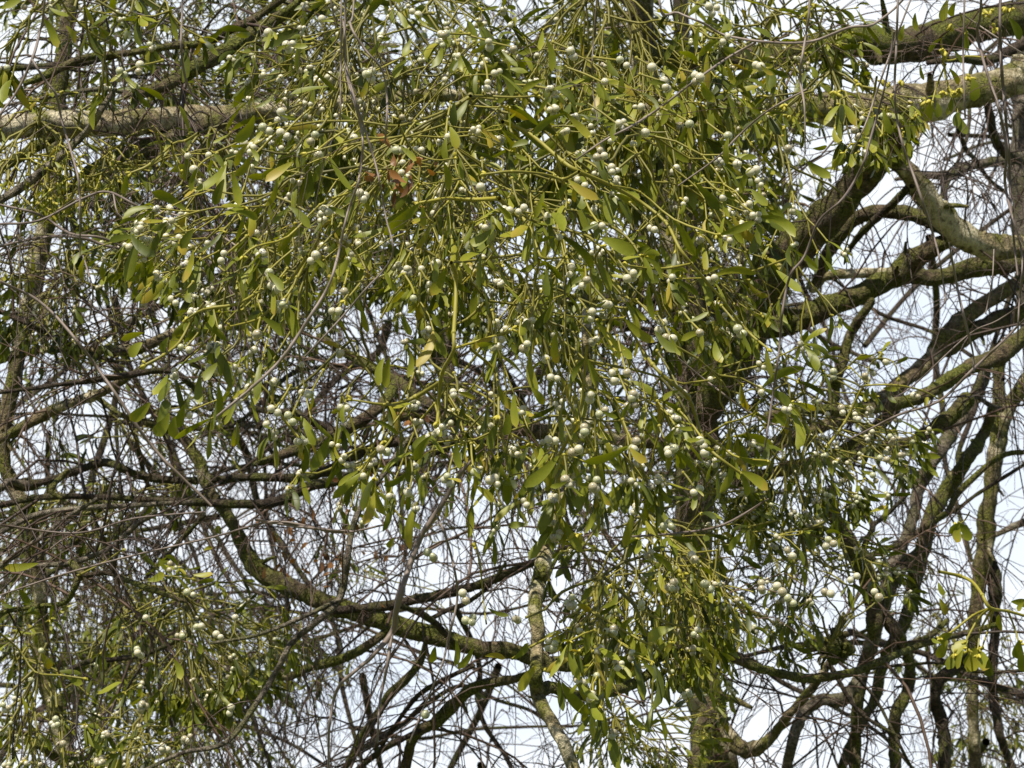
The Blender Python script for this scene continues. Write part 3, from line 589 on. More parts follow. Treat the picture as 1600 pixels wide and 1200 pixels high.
def clump(label, x, y, d, n, lv, seg, axis, cone, leaf=.045, berry=.15, bud=.3, bw=.12, spread=.46, r0=.0021, reg=None, fill=.55, fin=(5, 2), subs=None, **kw):
    """axis: (right, up, towards camera) the shoots fan round; cone: how wide"""
    c = Clump(label, x, y, d)
    ax = nrm(RT * axis[0] + UP * axis[1] + TOCAM * axis[2])
    leaf *= .90; fill *= 1.10; P_ = dict(bias=nrm(ax * .4 + DOWN * .8), bw=bw, spread=spread, leaf=leaf, berry=berry, bud=bud, **kw)
    x0, y0, x1, y1 = reg; k_ = PXM(d)
    P_.update(cx=((x0 + x1) / 2 - x) * k_, cy=(y - (y0 + y1) / 2) * k_, rx=(x1 - x0) / 2 * k_ * 1.12, ry=(y1 - y0) / 2 * k_ * 1.12, rz=max(.2, .35 * (x1 - x0) * k_))
    blob(c.stem, c.hub, r0 * 2, .2, None, 1, 8, 6)
    for i in range(n):
        e = nrm(ax + rng.normal(size=3) * cone)
        grow(c, c.hub, e, 0, lv, seg, r0, P_)
    area = (x1 - x0) * (y1 - y0) * .785 * k_ * k_ * 1e4
    nsub = int(fill * area * 5.2 / (leaf * leaf * .22 * 1e4 * 52))
    subs = [(a_, b_, d_, e_, f_) for (a_, b_, d_, e_, f_) in (subs or [])]
    for i in range(nsub):
        a_ = random.uniform(0, 2 * math.pi); r_ = math.sqrt(random.random()) * .92
        subs.append(((x0 + x1) / 2 + (x1 - x0) / 2 * r_ * math.cos(a_), (y0 + y1) / 2 - 40 + (y1 - y0) / 2 * r_ * math.sin(a_), d + random.uniform(-.12, .2), 3, max(1, lv - 2)))
    nodes = [c.hub]; subs.sort(key=lambda u: np.linalg.norm(P(u[0], u[1], u[2]) - c.hub))
    for (sx, sy, sd, sn, sl) in subs:      # long shoots that leave the hub and fork again further out
        q = P(sx, sy, sd); dh = np.linalg.norm(q - c.hub)
        H = min([n_ for n_ in nodes if np.linalg.norm(n_ - c.hub) < dh * .85 or n_ is c.hub], key=lambda n_: np.linalg.norm(n_ - q) + .25 * np.linalg.norm(n_ - c.hub)); nodes.append(q)
        ln = np.linalg.norm(q - H); m1 = H * .67 + q * .33 + rng.normal(size=3) * ln * .10; m = H * .33 + q * .67 + rng.normal(size=3) * ln * .10
        tube(c.stem, catmull(np.array([H, m1, m, q]), 3), np.linspace(r0 * .85, r0 * .6, 10), 6, random.random() * .5)
        for w_ in (m1, m, q): blob(c.stem, w_, r0 * .95, .5, q - H, 1.2, 6, 3)
        e0 = nrm(q - H)
        for i in range(sn): grow(c, q, nrm(e0 * .6 + DOWN * .25 + rng.normal(size=3) * .6), lv - sl, lv, seg, r0 * .75, P_)
    return c

# ---- the big near clump: traced shoots and leaves over its own forks
D0 = 2.3
c = clump('large fresh green mistletoe clump hanging across the centre, thick with white berries', 735, 150, 2.5, 5, 4, .050, (0, -.5, .2), .8, reg=(225,130,1215,780), fill=0.55,
    leaf=.050, berry=.30, bud=.4, subs=[(560,260,2.4,4,3),(430,300,2.4,5,3),(360,430,2.42,4,3),(900,330,2.4,5,3),(1010,420,2.38,4,3),(900,560,2.45,4,3),(1090,560,2.45,4,3),(650,380,2.45,4,3),(760,470,2.5,4,3),(480,420,2.45,4,3),(980,680,2.45,4,3),(860,650,2.5,3,3),(340,560,2.4,3,2),(700,600,2.5,3,2),(1090,690,2.45,3,2),(560,560,2.5,3,2)], tint=.55)
STEMS = [
 [(735,150,8),(733,153,6),(687,177,6),(623,197,6),(565,190,5),(500,190,5),(440,200,4)],
 [(735,150,8),(760,150,5),(800,152,5),(840,150,4)],
 [(623,197,5),(600,215,5),(567,215,5),(530,225,4),(480,240,5)],
 [(623,195,5),(645,235,4),(680,250,4),(712,247,4)],
 [(785,190,9),(800,195,8),(832,212,8),(880,253,9),(905,268,9),(955,290,9),(1000,315,8),(1040,347,7),(1060,385,7),(1080,412,7),(1130,470,6),(1165,515,6),(1200,545,5)],
 [(905,268,7),(880,280,6),(850,272,5),(800,268,6),(760,272,5)],
 [(955,290,5),(1000,300,4),(1053,343,5),(1120,367,5)],
 [(780,310,10),(740,312,8),(700,310,7),(685,312,7),(655,317,6)],
 [(780,310,10),(800,330,9),(825,350,8),(840,390,6),(850,404,6),(880,402,5)],
 [(800,330,8),(860,355,6),(910,365,6),(940,385,5)],
 [(840,395,7),(790,400,6),(730,408,6),(705,410,6),(697,420,6)],
 [(880,280,7),(879,330,6),(878,372,5)],
 [(950,470,5),(975,497,6),(1000,540,6),(1020,570,8),(1045,595,8),(1075,620,9),(1090,660,7),(1100,690,7),(1120,712,6),(1158,740,6)],
 [(1100,675,7),(1130,700,5),(1155,715,5),(1200,720,4)],
 [(705,410,8),(712,430,9),(712,470,9),(709,520,9),(708,550,8),(690,585,8),(685,640,8),(683,660,6)],
 [(709,545,7),(740,535,6),(790,520,6),(800,515,5)],
 [(735,545,7),(770,575,6),(778,600,6),(779,650,5)],
 [(690,595,8),(650,620,9),(620,630,7),(600,632,6),(550,625,4)],
 [(600,632,5),(600,660,4),(599,690,4)],
 [(560,737,6),(580,712,5),(600,690,4)],
 [(915,560,7),(892,600,7),(895,640,7),(900,660,8),(885,690,8),(873,712,8)],
 [(917,540,6),(912,600,7),(905,660,7)],
 [(977,497,6),(955,500,6),(950,525,5),(962,550,5)],
 [(843,405,6),(835,450,5),(830,520,6),(828,557,5)],
 [(320,473,7),(300,500,6),(280,535,6),(255,555,6),(228,570,7)],
 [(480,400,8),(450,440,7),(415,450,6),(370,475,7),(320,483,7),(290,500,4)],
 [(500,370,7),(480,405,7),(450,460,6),(420,485,6),(400,500,6),(360,510,4)],
 [(440,200,5),(415,225,5),(400,240,5),(380,262,5)],
 [(310,208,6),(290,220,6),(270,225,5),(235,257,7),(205,270,5)],
 [(268,225,5),(273,250,4),(282,270,4)],
 [(530,370,5),(560,400,5),(570,430,5),(540,470,4)],
 [(660,320,5),(690,285,4),(720,280,4),(655,290,3)],
 [(623,400,4),(600,430,4),(560,440,4),(530,440,4)],
 [(560,190,5),(520,245,5),(515,245,6)],
 [(868,240,5),(885,300,5),(882,340,4)],
 [(1080,412,5),(1050,418,6),(1020,420,5),(980,415,5)],
 [(1064,400,6),(1066,430,5)],
 [(600,352,5),(590,380,4),(560,400,4)],
 [(550,300,5),(500,320,5),(450,370,5),(400,385,5),(380,400,4)],
 [(980,560,4),(1000,590,4),(1010,640,4),(1000,690,4)],
 [(940,385,5),(930,410,5),(960,440,5),(985,470,4)],
]
def tstem(c, pts, d, dv=.06):
    off = random.uniform(-dv, dv)
    p = np.array([[a[0], a[1], a[2], d + off + .03 * math.sin(i * 1.3)] for i, a in enumerate(pts)]); q = catmull(p, 3)
    W3 = np.array([P(a[0], a[1], a[3]) for a in q]); tube(c.stem, W3, [a[2] / 2 * PXM(a[3]) * .78 for a in q], 6, random.uniform(.35, .95), .08)
    for a in p[1::2]: blob(c.stem, P(a[0], a[1], a[3]), a[2] * .55 * PXM(d), .8, W3[-1] - W3[0], 1.2, 6, 4)
    for e in (p[-1],): c.buds(P(e[0], e[1], e[3]), nrm(W3[-1] - W3[-2]), .0028)
for s_ in STEMS: tstem(c, s_, D0)
# leaf: base x, y, tip x, y [, width ratio]
LEAVES = [(133,10,147,37),(77,12,107,25),(103,40,117,68,.4),(68,28,90,75),(220,25,245,35,.4),(397,180,367,222),(197,273,192,303,.33),(353,257,305,300),(392,243,368,275),(363,268,373,322),(350,280,335,320),(302,358,283,388,.4),(205,367,242,400),(368,330,403,342,.3),
 (513,135,455,147,.22),(657,317,600,368,.26),(602,355,548,370),(710,160,708,197,.36),(703,198,713,232,.4),(730,157,708,190),(740,237,775,251,.2),(693,253,700,297,.25),(685,283,662,308,.38),(515,245,550,302,.2),(457,253,415,284,.3),(478,253,479,312,.26),(433,283,417,322,.3),(450,322,484,356,.25),(772,357,733,384,.36),(660,320,660,357,.26),(775,317,799,342,.3),(720,247,723,280,.25),(643,60,633,90,.3),(635,93,615,122,.3),(515,245,490,285,.25),(455,322,425,350,.2),
 (883,177,832,211,.2),(886,179,923,219,.26),(852,124,815,144,.24),(888,281,935,311,.27),(1095,128,1116,157,.36),(1136,102,1148,132,.3),(1175,43,1204,58,.4),(1093,40,1087,78,.25),(1125,62,1092,88,.25),(1086,286,1124,328,.28),(1122,367,1180,347,.2),(1052,343,1086,400,.24),(941,372,992,396,.34),(1174,296,1199,321,.36),(973,118,973,145,.4),(853,60,863,112,.22),(800,230,826,221,.4),(945,300,955,350,.25),(890,285,870,310,.3),
 (1260,252,1298,278,.32),(1230,384,1279,422,.26),(302,390,286,442,.24),(222,535,203,557,.5),(264,527,252,550,.4),(224,520,190,531,.35),(262,586,240,618,.5),(268,596,248,628,.4),(235,629,203,657,.42),(264,645,242,680,.48),(273,650,270,684,.4),(288,632,279,668,.35),(341,566,319,595,.4),(313,586,312,632,.3),(340,598,343,655,.22),(371,660,366,698,.34),
 (515,681,486,735,.28),(470,650,491,695,.25),(608,559,603,606,.3),(600,559,592,602,.26),(673,681,648,719,.33),(583,656,622,678,.18),(530,662,551,697,.24),(697,419,672,462,.36),(722,409,738,428,.3),(630,492,642,524,.34),(778,662,766,702,.38),(794,646,790,680,.4),(713,689,717,732,.35),(743,759,771,785,.3),(410,496,445,525,.3),(560,736,528,760,.2),(640,547,638,590,.24),(600,420,620,455,.22),(565,480,575,520,.28),
 (843,406,883,438,.28),(933,405,954,455,.25),(860,430,860,472,.26),(1003,416,1028,440,.42),(1013,443,1021,499,.2),(1070,503,1107,488,.2),(976,497,1023,535,.24),(1023,517,1056,551,.26),(963,532,989,561,.3),(870,517,870,569,.24),(827,556,838,615,.27),(917,560,934,605,.25),(913,560,891,598,.2),(1117,533,1127,568,.35),(1197,545,1205,590,.34),(803,616,807,668,.26),(980,699,912,722,.22),(984,699,1011,722,.36),(873,712,820,761,.25),(1070,662,1082,685,.4),(1158,736,1200,765,.32),(1158,740,1168,775,.3),(863,476,835,514,.28),(867,470,850,505,.25),(843,402,812,425,.2),(993,480,1010,500,.3),(1155,714,1205,722,.22),
 (1213,422,1252,456,.28),(1258,396,1277,422,.36),(1207,645,1228,664,.4),(1200,690,1185,730,.3),(830,605,850,632,.4),(778,600,800,640,.25),(640,320,600,350,.2),(700,330,705,365,.28),(850,300,835,340,.28),(1120,470,1130,510,.22),(1180,530,1160,560,.24),(245,660,262,625,.4)]
def tleaf(c, l, d, jit=.05, Lk=1.0):
    wr = l[4] if len(l) > 4 else random.uniform(.26, .34)
    dd = d + random.uniform(-jit, jit); b = P(l[0], l[1], dd); t_ = P(l[2], l[3], dd + random.uniform(-.012, .012))
    v = t_ - b; L = np.linalg.norm(v); v = v / L; L *= Lk
    nn = nrm(TOCAM + rng.normal(size=3) * .32)                     # the blade's face
    th = random.uniform(-.7, .9)
    e = nrm(v - nn * math.tan(th / 2) * .9)
    c.leaf1(b, e, nn, L * (1 + .04 * th * th), L * wr * 1.12, th, random.choice((-1, 1)) * random.uniform(.02, .09), random.gauss(0, .25), random.gauss(0, .3), min(1, max(0, random.gauss(.66, .14))))
for l in LEAVES: tleaf(c, l, D0 - .03)
BERR = [(190,115,3),(218,103,2),(292,237,1),(333,240,2),(308,262,1),(387,225,3),(272,465,2),(288,545,2),(333,572,2),(368,630,2),(438,180,3),(445,208,3),(417,198,2),(553,208,2),(488,213,2),(497,234,2),(625,228,2),(697,215,2),(762,130,3),(513,323,3),(565,305,3),(755,292,1),(592,58,1),(648,22,2),(690,52,3),(765,65,2),(720,85,1),(578,115,4),(452,70,3),(502,33,1),(423,47,1),
 (1113,12,3),(1135,62,2),(1188,100,2),(1088,118,3),(1042,130,3),(1021,105,1),(975,95,2),(897,80,2),(807,75,1),(940,128,1),(1001,162,1),(962,192,1),(1007,200,1),(1075,190,1),(1138,215,1),(938,240,4),(1176,262,2),(1176,332,1),(1020,353,2),(868,370,2),(812,322,2),(935,348,2),
 (427,450,2),(447,475,1),(418,425,1),(487,400,2),(535,455,1),(525,487,3),(403,520,2),(680,405,1),(648,460,1),(487,612,2),(538,632,3),(430,638,2),(455,652,2),(600,700,3),(688,668,4),(715,612,4),(775,537,2),(700,748,3),(740,732,1),(772,750,3),(640,765,2),(890,420,2),(915,440,2),(985,430,3),(947,470,2),(920,490,2),(1033,508,3),(1047,525,3),(1097,520,1),(1158,517,3),(818,537,2),(853,563,1),(865,592,2),(955,588,2),(977,577,1),(992,610,2),(985,627,3),(923,617,2),(1062,610,2),(940,642,2),(863,682,2),(910,672,3),(900,702,3),(990,693,3),(1047,702,3),(1057,668,3),(1097,685,1),(1098,700,2),(885,752,3),(932,755,3),(1087,765,2),(1132,305,1),(350,400,2),(390,230,2)]
for (x, y, n) in BERR:
    dd = D0 - .02 + random.uniform(-.04, .04); bp_ = P(x, y, dd); c.berries(bp_, n, .0044)
    hx, hy = 735 - x, 60 - y; hl = math.hypot(hx, hy) + 1; a_ = random.uniform(30, 55)
    tx, ty = x + hx / hl * a_ + random.gauss(0, 9), y + hy / hl * a_ * .8 - a_ * .25 + random.gauss(0, 6)
    tube(c.stem, catmull(np.array([P(tx, ty, dd + .03), P((x + tx) / 2 + random.gauss(0, 2), (y + ty) / 2, dd + .02), bp_]), 3), .0012, 5, random.uniform(.15, .8)); blob(c.stem, P(tx, ty, dd + .03), .0022, .9)
    for _ in range(random.choice((0, 1, 1, 2))):
        al = random.uniform(0, 2 * math.pi); ll = random.uniform(26, 48)
        tleaf(c, (x, y, x + math.cos(al) * ll * .7, y + abs(math.sin(al)) * ll * random.choice((1, 1, .4)), random.uniform(.2, .3)), dd)
c.finish(7, 2)
# dead orange leaves caught in it
mb = MB(); arr = [[] for _ in range(10)]
for i in range(26):
    p = P(random.gauss(628, 26), random.gauss(272, 24), D0 + random.uniform(0, .1)); e = nrm(rng.normal(size=3)); LL = random.uniform(.010, .024)
    for a, bb in zip(arr, (p, e, rng.normal(size=3), LL, LL * .4, random.uniform(.5, 2), 0, 0, random.gauss(0, 1.2), random.random())): a.append(bb)
leaves(mb, *[np.array(a) for a in arr]); mb.build('withered_leaves', M_DEAD, c.root)['label'] = 'withered orange leaves'

# ---- the other clumps; low tint puts the shade of those behind into their colour
def C(*a, fin=(5, 2), **k):
    c = clump(*a, **k); c.finish(*fin); return c
C('berry-laden mistletoe filling the top edge left of centre', 590, -30, 2.95, 9, 5, .050, (-.1, -.8, .3), .55, leaf=.050, berry=.46, bud=.25, subs=[(470,60,2.8,4,3),(700,40,2.8,4,3)], tint=.42, reg=(380,-60,800,290), fill=0.95)
C('dense mistletoe with long hanging leaves and few berries filling the top edge right of centre', 930, -60, 3.1, 12, 5, .052, (.1, -.9, .2), .55, leaf=.056, berry=.12, bud=.6, bw=.2, subs=[(1080,40,3.0,5,3),(820,60,3.0,5,3),(1000,150,3.0,5,3)], tint=.5, reg=(760,-60,1240,300), fill=1.0)
C('mistletoe with broad leaves high in the upper left corner', 130, -40, 2.8, 6, 4, .050, (-.1, -.8, .2), .7, leaf=.046, berry=.15, bud=.3, tint=.4, wide=1.25, reg=(-20,-60,330,150), fill=1.5)
C('leafless-looking yellow mistletoe shoots under the pale limb at the left edge', 60, 190, 3.0, 5, 4, .035, (.2, -.8, .5), .8, leaf=.022, berry=.03, bud=.9, tint=.6, reg=(-20,160,310,340))
C('shaded mistletoe mass hanging just below the pale left limb', 330, 200, 3.3, 10, 5, .050, (0, -.9, .1), .7, leaf=.048, berry=.14, bud=.5, subs=[(220,330,3.3,4,3),(450,330,3.3,4,3)], tint=.4, reg=(170,225,560,470), fill=1.6)
C('shaded mistletoe mass behind the centre of the large near clump', 700, 330, 3.5, 11, 5, .052, (0, -.5, .1), .9, leaf=.048, berry=.12, bud=.3, tint=.35, reg=(430,200,960,520), fill=1.3)
C('shaded mistletoe in front of the mossy trunk, right of the large near clump', 990, 300, 3.3, 12, 5, .050, (.1, -.7, .2), .8, leaf=.050, berry=.14, bud=.45, subs=[(1130,350,3.2,5,3),(880,400,3.3,4,3)], tint=.42, reg=(820,180,1210,560), fill=0.85)
C('mistletoe with round leaves and yellow buds below the middle of the mossy trunk', 1010, 800, 3.1, 13, 5, .045, (.1, -.6, .3), .8, leaf=.042, berry=.14, bud=.55, wide=1.15, subs=[(1120,860,3.0,5,3),(1060,930,3.0,5,3),(960,900,3.0,5,3)], tint=.45, reg=(860,740,1230,1040), fill=0.42)
C('sparser mistletoe below the large clump, long thin leaves in front of the slender stem', 940, 900, 2.5, 5, 3, .05, (-.2, -.8, .3), .7, leaf=.050, berry=.4, bud=.6, tint=.55, reg=(760,840,1100,1130), fill=0.2)
C('mistletoe with many berries among dark limbs right of the mossy trunk', 1230, 640, 3.3, 11, 5, .046, (.25, -.6, .3), .8, leaf=.040, berry=0.26, bud=.3, subs=[(1370,620,3.2,2,2),(1300,760,3.2,4,3),(1390,690,3.2,2,2)], tint=.35, reg=(1080,540,1420,800), fill=0.4)
C('dark narrow-leaved mistletoe against the sky over the mossy burl', 1297, 1005, 3.6, 7, 5, .045, (0, .95, .2), .42, leaf=.040, berry=.22, bud=.15, bw=-.05, tint=.25, reg=(1170,830,1400,1030))
C('mistletoe with berry bunches hanging just above the mossy burl', 1250, 830, 3.2, 9, 4, .046, (.1, -.7, .3), .8, leaf=.040, berry=0.3, bud=.3, tint=.4, reg=(1150,740,1400,960), fill=0.3)
C('mistletoe clump with berries low on the left in front of crossing limbs', 285, 930, 3.5, 12, 5, .050, (0, -.6, .3), .8, leaf=.044, berry=0.1, bud=.3, tint=.38, reg=(140,890,440,1090), fill=0.4)
C('mistletoe in the lower left corner around the pale slender trunk', 60, 1040, 3.2, 8, 4, .055, (0, -.7, .3), .75, leaf=.042, berry=0.15, bud=.5, tint=.42, reg=(-20,950,170,1210), fill=0.35)
C('mistletoe at the bottom edge left of centre with clustered berries', 220, 1120, 3.6, 9, 5, .045, (0, -.6, .3), .8, leaf=.040, berry=.16, bud=.3, tint=.38, reg=(130,1070,400,1220), fill=0.45)
C('mistletoe with drooping leaves below the upper right limbs', 1300, 110, 3.1, 9, 4, .050, (0, -.8, .4), .75, leaf=.046, berry=.14, bud=.9, bs=.0028, tint=.5, reg=(1190,20,1420,240), fill=0.45)
C('mistletoe among the high mossy limbs between trunk and right edge', 1190, 60, 3.4, 10, 5, .050, (.1, -.6, .3), .8, leaf=.046, berry=.12, bud=.6, tint=.45, reg=(1080,-60,1330,210), fill=1.1)
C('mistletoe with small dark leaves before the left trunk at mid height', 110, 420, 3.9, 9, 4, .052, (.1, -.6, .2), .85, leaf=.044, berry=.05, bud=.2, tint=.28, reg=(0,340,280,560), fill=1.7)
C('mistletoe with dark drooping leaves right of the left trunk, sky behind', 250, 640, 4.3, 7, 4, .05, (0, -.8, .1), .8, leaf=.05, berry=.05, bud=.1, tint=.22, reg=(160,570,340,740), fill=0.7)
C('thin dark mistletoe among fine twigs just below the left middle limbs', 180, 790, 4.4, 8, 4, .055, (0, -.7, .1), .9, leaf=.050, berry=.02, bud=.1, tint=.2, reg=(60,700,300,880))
C('small-leaved mistletoe at the bottom edge right of the slender stem', 960, 1120, 4.0, 10, 5, .046, (0, -.3, .2), 1.0, leaf=.036, berry=.04, bud=.6, tint=.42, reg=(840,1020,1110,1220))
C('mistletoe hiding the foot of the mossy trunk above its fork', 1150, 940, 3.6, 9, 5, .045, (.2, -.7, .2), .8, leaf=.042, berry=.14, bud=.25, tint=.36, reg=(1010,830,1250,1060), fill=0.75)
C('far mistletoe with tiny leaves in the lower right corner', 1530, 1100, 6.5, 16, 5, .06, (0, -.2, .1), 1.0, leaf=.045, berry=.0, bud=.1, tint=.3, reg=(1440,1020,1620,1220), fill=0.35)
C('far mistletoe with tiny dark leaves beside the knotted trunk, lower left of it', 1460, 960, 6.3, 8, 4, .06, (0, -.3, .1), 1.0, leaf=.045, berry=.0, bud=.1, tint=.3, reg=(1400,900,1520,1060), fill=0.6)
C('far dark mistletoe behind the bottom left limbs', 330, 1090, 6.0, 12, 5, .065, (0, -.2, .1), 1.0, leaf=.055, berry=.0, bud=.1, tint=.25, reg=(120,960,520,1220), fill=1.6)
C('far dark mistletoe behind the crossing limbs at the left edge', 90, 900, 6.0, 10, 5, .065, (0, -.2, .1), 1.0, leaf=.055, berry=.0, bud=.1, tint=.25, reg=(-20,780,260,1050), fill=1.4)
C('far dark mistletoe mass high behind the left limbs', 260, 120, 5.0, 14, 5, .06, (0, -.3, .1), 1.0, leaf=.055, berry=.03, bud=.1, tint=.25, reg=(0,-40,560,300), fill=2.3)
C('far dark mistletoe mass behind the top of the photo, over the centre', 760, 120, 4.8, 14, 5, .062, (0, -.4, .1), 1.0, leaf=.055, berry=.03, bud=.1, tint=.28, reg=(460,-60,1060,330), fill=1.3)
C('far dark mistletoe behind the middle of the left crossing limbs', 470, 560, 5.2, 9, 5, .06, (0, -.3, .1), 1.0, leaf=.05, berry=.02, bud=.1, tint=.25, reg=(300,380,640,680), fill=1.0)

C('loose mistletoe shoots trailing under the large clump, sky showing between', 650, 540, 2.9, 3, 3, .05, (0, -.8, .2), .7, leaf=.046, berry=.4, bud=.4, tint=.5, reg=(380,560,960,840), fill=0.5)
C('small dark mistletoe leaves scattered among the limbs left of the large clump', 120, 560, 4.6, 4, 3, .05, (0, -.8, .2), .9, leaf=.042, berry=.03, bud=.2, tint=.25, reg=(-20,420,420,820), fill=1.1)
C('small dark mistletoe leaves scattered low in the frame left of the slender stem', 520, 900, 5.0, 4, 3, .05, (0, -.8, .2), .9, leaf=.042, berry=.03, bud=.2, tint=.25, reg=(400,840,820,1220), fill=0.28)
C('pale-berried mistletoe scraps low on the left, behind the loose sprigs', 200, 950, 4.4, 4, 3, .05, (0, -.8, .2), .9, leaf=.044, berry=.2, bud=.3, tint=.35, reg=(-20,880,460,1220), fill=0.5)

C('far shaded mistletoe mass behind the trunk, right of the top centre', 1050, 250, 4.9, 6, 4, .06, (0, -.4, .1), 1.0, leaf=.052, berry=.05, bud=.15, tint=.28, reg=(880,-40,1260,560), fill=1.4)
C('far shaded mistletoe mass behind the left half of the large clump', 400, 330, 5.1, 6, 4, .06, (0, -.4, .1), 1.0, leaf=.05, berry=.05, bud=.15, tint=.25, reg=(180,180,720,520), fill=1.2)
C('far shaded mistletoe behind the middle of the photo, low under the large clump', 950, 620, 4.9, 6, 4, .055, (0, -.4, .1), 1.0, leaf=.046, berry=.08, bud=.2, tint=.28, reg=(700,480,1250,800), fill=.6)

C('sparse mistletoe shoots dangling in front of the big rising limb, right of centre', 1210, 200, 2.9, 4, 3, .05, (0, -.8, .2), .8, leaf=.044, berry=.12, bud=.4, tint=.4, reg=(1110,210,1330,600), fill=.22)
C('dark mistletoe low behind the round-leaved one, between trunk and burl', 1080, 930, 4.9, 6, 4, .055, (0, -.4, .1), 1.0, leaf=.046, berry=.05, bud=.1, tint=.25, reg=(880,780,1320,1010), fill=.7)

# ---- traced sprigs
def sprig(label, stems, lv, bs, d, hub, budn=(), budr=.003):
    c = Clump(label, hub[0], hub[1], d)
    for s_ in stems: tstem(c, s_, d, .02)
    for l in lv: tleaf(c, l, d, .03)
    for (x, y, n) in bs: c.berries(P(x, y, d), n, .0046)
    for (x, y) in budn:
        for _ in range(2): c.buds(P(x + random.gauss(0, 3), y + random.gauss(0, 3), d - .01), DOWN, budr)
    c.finish(7, 2)
sprig('sunlit mistletoe sprig with round leaves fanning out before the knotted trunk', [
  [(1467,893,7),(1500,900,7),(1520,910,7),(1535,930,7),(1547,950,8),(1575,955,6),(1610,965,6)],
  [(1547,950,6),(1520,962,5),(1490,985,5),(1470,998,4)],[(1547,950,5),(1530,965,5),(1515,990,4),(1508,1005,4)],
  [(1552,952,5),(1545,980,4),(1535,1010,4)],[(1548,955,5),(1532,985,4),(1528,1015,4)],[(1575,955,5),(1585,980,4),(1592,1005,4)]],
  [(1487,990,1464,1003,.6),(1480,1000,1466,1028,.5),(1512,1000,1492,1022,.6),(1495,1015,1480,1045,.45),(1505,1015,1495,1045,.3),(1525,1012,1512,1050,.55),(1535,1018,1537,1048,.6),(1545,1030,1545,1058,.4),(1592,1000,1592,1030,.5),(1580,940,1605,945,.5),(1595,1015,1600,1050,.4),(1560,960,1565,985,.4),(1520,1012,1508,1040,.5),(1470,1005,1455,1000,.6),(1600,940,1590,955,.4),(1466,910,1475,930,.4),(1468,935,1480,960,.4)],
  [], 2.7, (1467,893), [(1495,1020),(1512,1015),(1530,1022),(1490,1018)])
sprig('tiny mistletoe tuft of three round leaves hanging in the sky near the right edge',
  [[(1515,800,3),(1508,812,3),(1500,818,3)],[(1500,818,3),(1492,822,3)]],
  [(1500,818,1482,832,.6),(1498,820,1494,848,.55),(1500,818,1512,834,.7),(1510,820,1514,845,.6)], [], 2.9, (1515,800))
sprig('broad-tipped mistletoe tuft with yellow buds hanging off the limb near the top right corner', [
  [(1470,60,5),(1475,100,5),(1480,130,5),(1487,145,5)],[(1478,100,4),(1465,130,4),(1457,158,4)],[(1487,145,4),(1494,165,4),(1497,180,4)],[(1500,20,4),(1510,50,4)],[(1540,90,5),(1510,88,4),(1480,95,4),(1470,80,4)]],
  [(1480,0,1472,33,.4),(1493,3,1486,26,.4),(1577,28,1594,62,.36),(1510,48,1511,80,.3),(1490,77,1504,99,.3),(1483,107,1498,132,.26),(1520,122,1522,158,.45),(1458,160,1447,190,.5),(1465,160,1464,184,.5),(1487,152,1481,178,.32),(1494,176,1510,210,.4),(1500,176,1490,196,.5),(1413,38,1407,64,.34),(1430,20,1433,48,.3),(1470,60,1450,80,.3),(1438,100,1443,125,.24)],
  [], 2.6, (1470,60), [(1478,140),(1490,146),(1495,138),(1476,80),(1453,158),(1512,122),(1555,38),(1541,15),(1545,20),(1484,40),(1575,12)], .0034)
sprig('mistletoe sprig carrying two white berries below the bend of the upper right limb', [
  [(1370,120,5),(1365,150,5),(1362,175,5)],[(1385,165,4),(1380,190,4),(1378,210,4)],[(1350,230,4),(1330,225,4),(1320,240,4)]],
  [(1355,188,1352,212,.35),(1345,217,1374,229,.26),(1320,238,1300,262,.28),(1330,238,1330,262,.35),(1380,170,1390,210,.3),(1410,180,1420,222,.25),(1270,232,1292,228,.35),(1240,182,1250,205,.3)],
  [(1385,176,2),(1335,208,2),(1228,230,2),(1350,235,1)], 2.6, (1370,120), [(1340,130),(1300,145),(1226,165),(1408,125),(1230,180),(1380,125)])
sprig('airy narrow-leaved mistletoe sprig with paired berries against open sky at the right', [
  [(1290,700,5),(1320,660,5),(1345,610,5),(1357,602,4),(1400,602,5),(1440,610,4),(1470,625,3)],[(1357,602,4),(1357,575,3),(1372,560,3),(1395,565,3),(1405,590,3)],[(1372,560,3),(1377,552,3)],[(1400,602,3),(1430,640,3),(1445,660,3)],[(1357,602,3),(1330,575,3)]],
  [(1377,551,1392,533,.36),(1367,553,1336,561,.24),(1400,569,1419,558,.3),(1357,606,1352,628,.36),(1363,606,1367,624,.34),(1380,606,1405,605,.3),(1395,725,1418,737,.35),(1423,690,1425,710,.25),(1345,735,1365,740,.3),(1360,773,1385,775,.28),(1360,800,1385,790,.24),(1445,640,1450,620,.3),(1400,700,1392,722,.3),(1263,516,1252,545,.34),(1288,508,1312,512,.3)],
  [(1355,586,3),(1382,561,1),(1432,614,2),(1363,643,2),(1340,648,3),(1318,638,2),(1393,685,3),(1408,710,2),(1368,745,2),(1380,715,2),(1300,583,2)], 3.0, (1290,700))
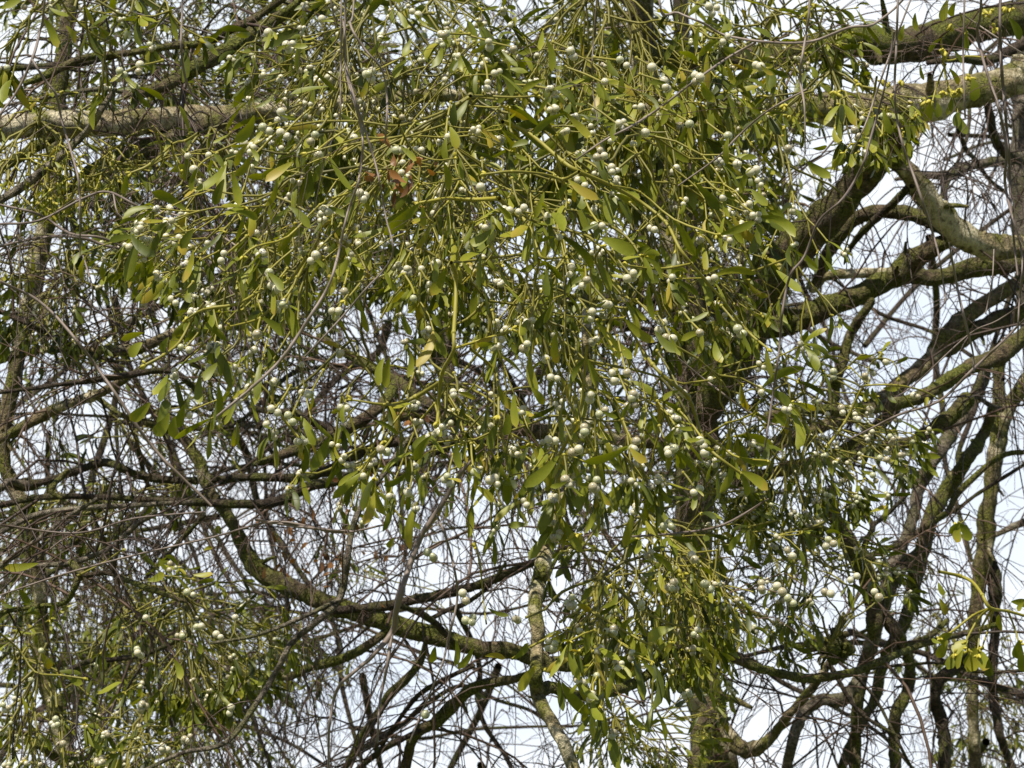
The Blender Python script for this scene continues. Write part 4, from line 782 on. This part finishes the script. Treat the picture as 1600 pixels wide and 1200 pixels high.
sprig('loose mistletoe sprigs with big berry bunches over the lower left limbs', [
  [(120,900,5),(160,880,4),(190,860,4)],[(280,985,4),(284,1010,4),(270,1030,4),(255,1050,4)],[(230,905,3),(260,900,3),(300,905,3)],[(0,990,5),(30,1015,4),(55,1050,4),(95,1055,4),(130,1060,4)]],
  [(60,880,8,887,.25),(230,908,257,896,.4),(302,898,333,897,.32),(308,912,335,905,.3),(66,1020,78,1045,.45),(152,1084,190,1066,.35),(103,1055,130,1068,.35),(272,1030,283,1062,.35),(345,835,340,822,.6),(318,860,332,855,.4),(30,920,45,945,.4),(310,1000,315,1022,.4),(20,1040,12,1065,.3),(35,1090,42,1115,.3)],
  [(222,1102,6),(258,1166,4),(283,990,3),(312,975,3),(217,1018,3),(343,992,3),(362,1108,2),(10,1103,3),(87,1127,5),(268,884,2),(298,923,2),(155,1186,5),(60,1015,1),(52,1058,1),(97,1158,2),(293,1150,3),(225,962,1),(372,963,1)], 2.9, (120,900))
sprig('mistletoe shoots with waxy berries over the slender stem', [
  [(867,800,5),(885,830,6),(903,835,6)],[(890,925,5),(915,950,5),(940,965,5),(1000,1000,5),(1012,1006,5)],[(945,985,5),(935,1010,6),(930,1015,6)],[(800,1030,5),(830,1010,5),(870,990,5)],[(930,1015,5),(945,1035,4),(955,1030,4)],[(880,985,5),(900,990,4),(915,1000,4)],[(870,1030,5),(857,1045,6)],[(760,975,4),(755,935,3),(750,880,4),(744,855,3)]],
  [(901,1053,928,1098,.36),(873,1062,881,1111,.26),(1010,1006,1031,1058,.3),(1008,1027,955,1027,.2),(1053,981,1012,1001,.4),(917,973,914,1022,.24),(857,832,826,872,.3),(878,1066,924,1118,.3),(825,820,795,822,.4),(903,943,922,955,.5),(800,1030,825,1005,.3),(838,1040,812,1080,.3),(740,1010,715,1045,.25),(680,1010,676,1035,.4),(712,1000,711,1040,.25),(762,950,795,962,.2),(1035,1030,1050,1005,.3),(1160,830,1140,860,.3),(758,1025,790,1028,.3),(585,770,570,820,.3),(615,840,605,855,.4),(935,1060,938,1090,.2)],
  [(867,832,3),(892,938,4),(953,982,3),(860,1005,4),(1050,914,4),(1108,912,2),(1191,916,3),(1080,870,2),(1043,817,3),(673,866,3),(725,931,2),(735,966,3),(670,1115,1),(1000,942,2),(1235,863,2),(1297,848,3),(1335,903,2),(1367,928,2),(1217,918,2),(1236,936,3),(1295,920,2),(805,965,2)], 2.4, (867,800), [(903,835),(930,1010),(857,1046),(1062,890),(958,915)])

mb = MB(); arr = [[] for _ in range(10)]
for i in range(110):
    cx_, cy_, sx_, sy_ = random.choice(((555, 835, 50, 45), (540, 790, 60, 30), (600, 770, 40, 30), (480, 850, 40, 30), (625, 645, 22, 10), (500, 880, 50, 30)))
    p = P(random.gauss(cx_, sx_), random.gauss(cy_, sy_), 3.85 + random.uniform(-.15, .15)); e = nrm(rng.normal(size=3) + DOWN * .8); LL = random.uniform(.008, .026)
    for a, bb in zip(arr, (p, e, rng.normal(size=3), LL, LL * random.uniform(.3, .6), random.uniform(.3, 2), 0, 0, random.gauss(0, 1.2), random.random() * .7)): a.append(bb)
leaves(mb, *[np.array(a) for a in arr]); o = mb.build('withered_leaves', M_DEAD, TREES['left']['root']); o['kind'] = 'stuff'

# the mossy burl the mistletoe grows from
T = TREES['main']; mb = MB()
for i in range(30): blob(mb, P(1298 + random.gauss(0, 14), 1011 + random.gauss(0, 8), 3.65 + random.gauss(0, .014)), random.uniform(.004, .013), .5, rng.normal(size=3), random.uniform(.8, 1.9), 7, 5)
for i in range(22):
    e = nrm(rng.normal(size=3)); b0 = P(1298, 1011, 3.65) + e * .012
    tube(mb, [b0, b0 + e * .02, b0 + e * .035 + rng.normal(size=3) * .006], [.0035, .0025, .0012], 5, .5, .1)
mb.build('burl', M_BARK, T['root'])
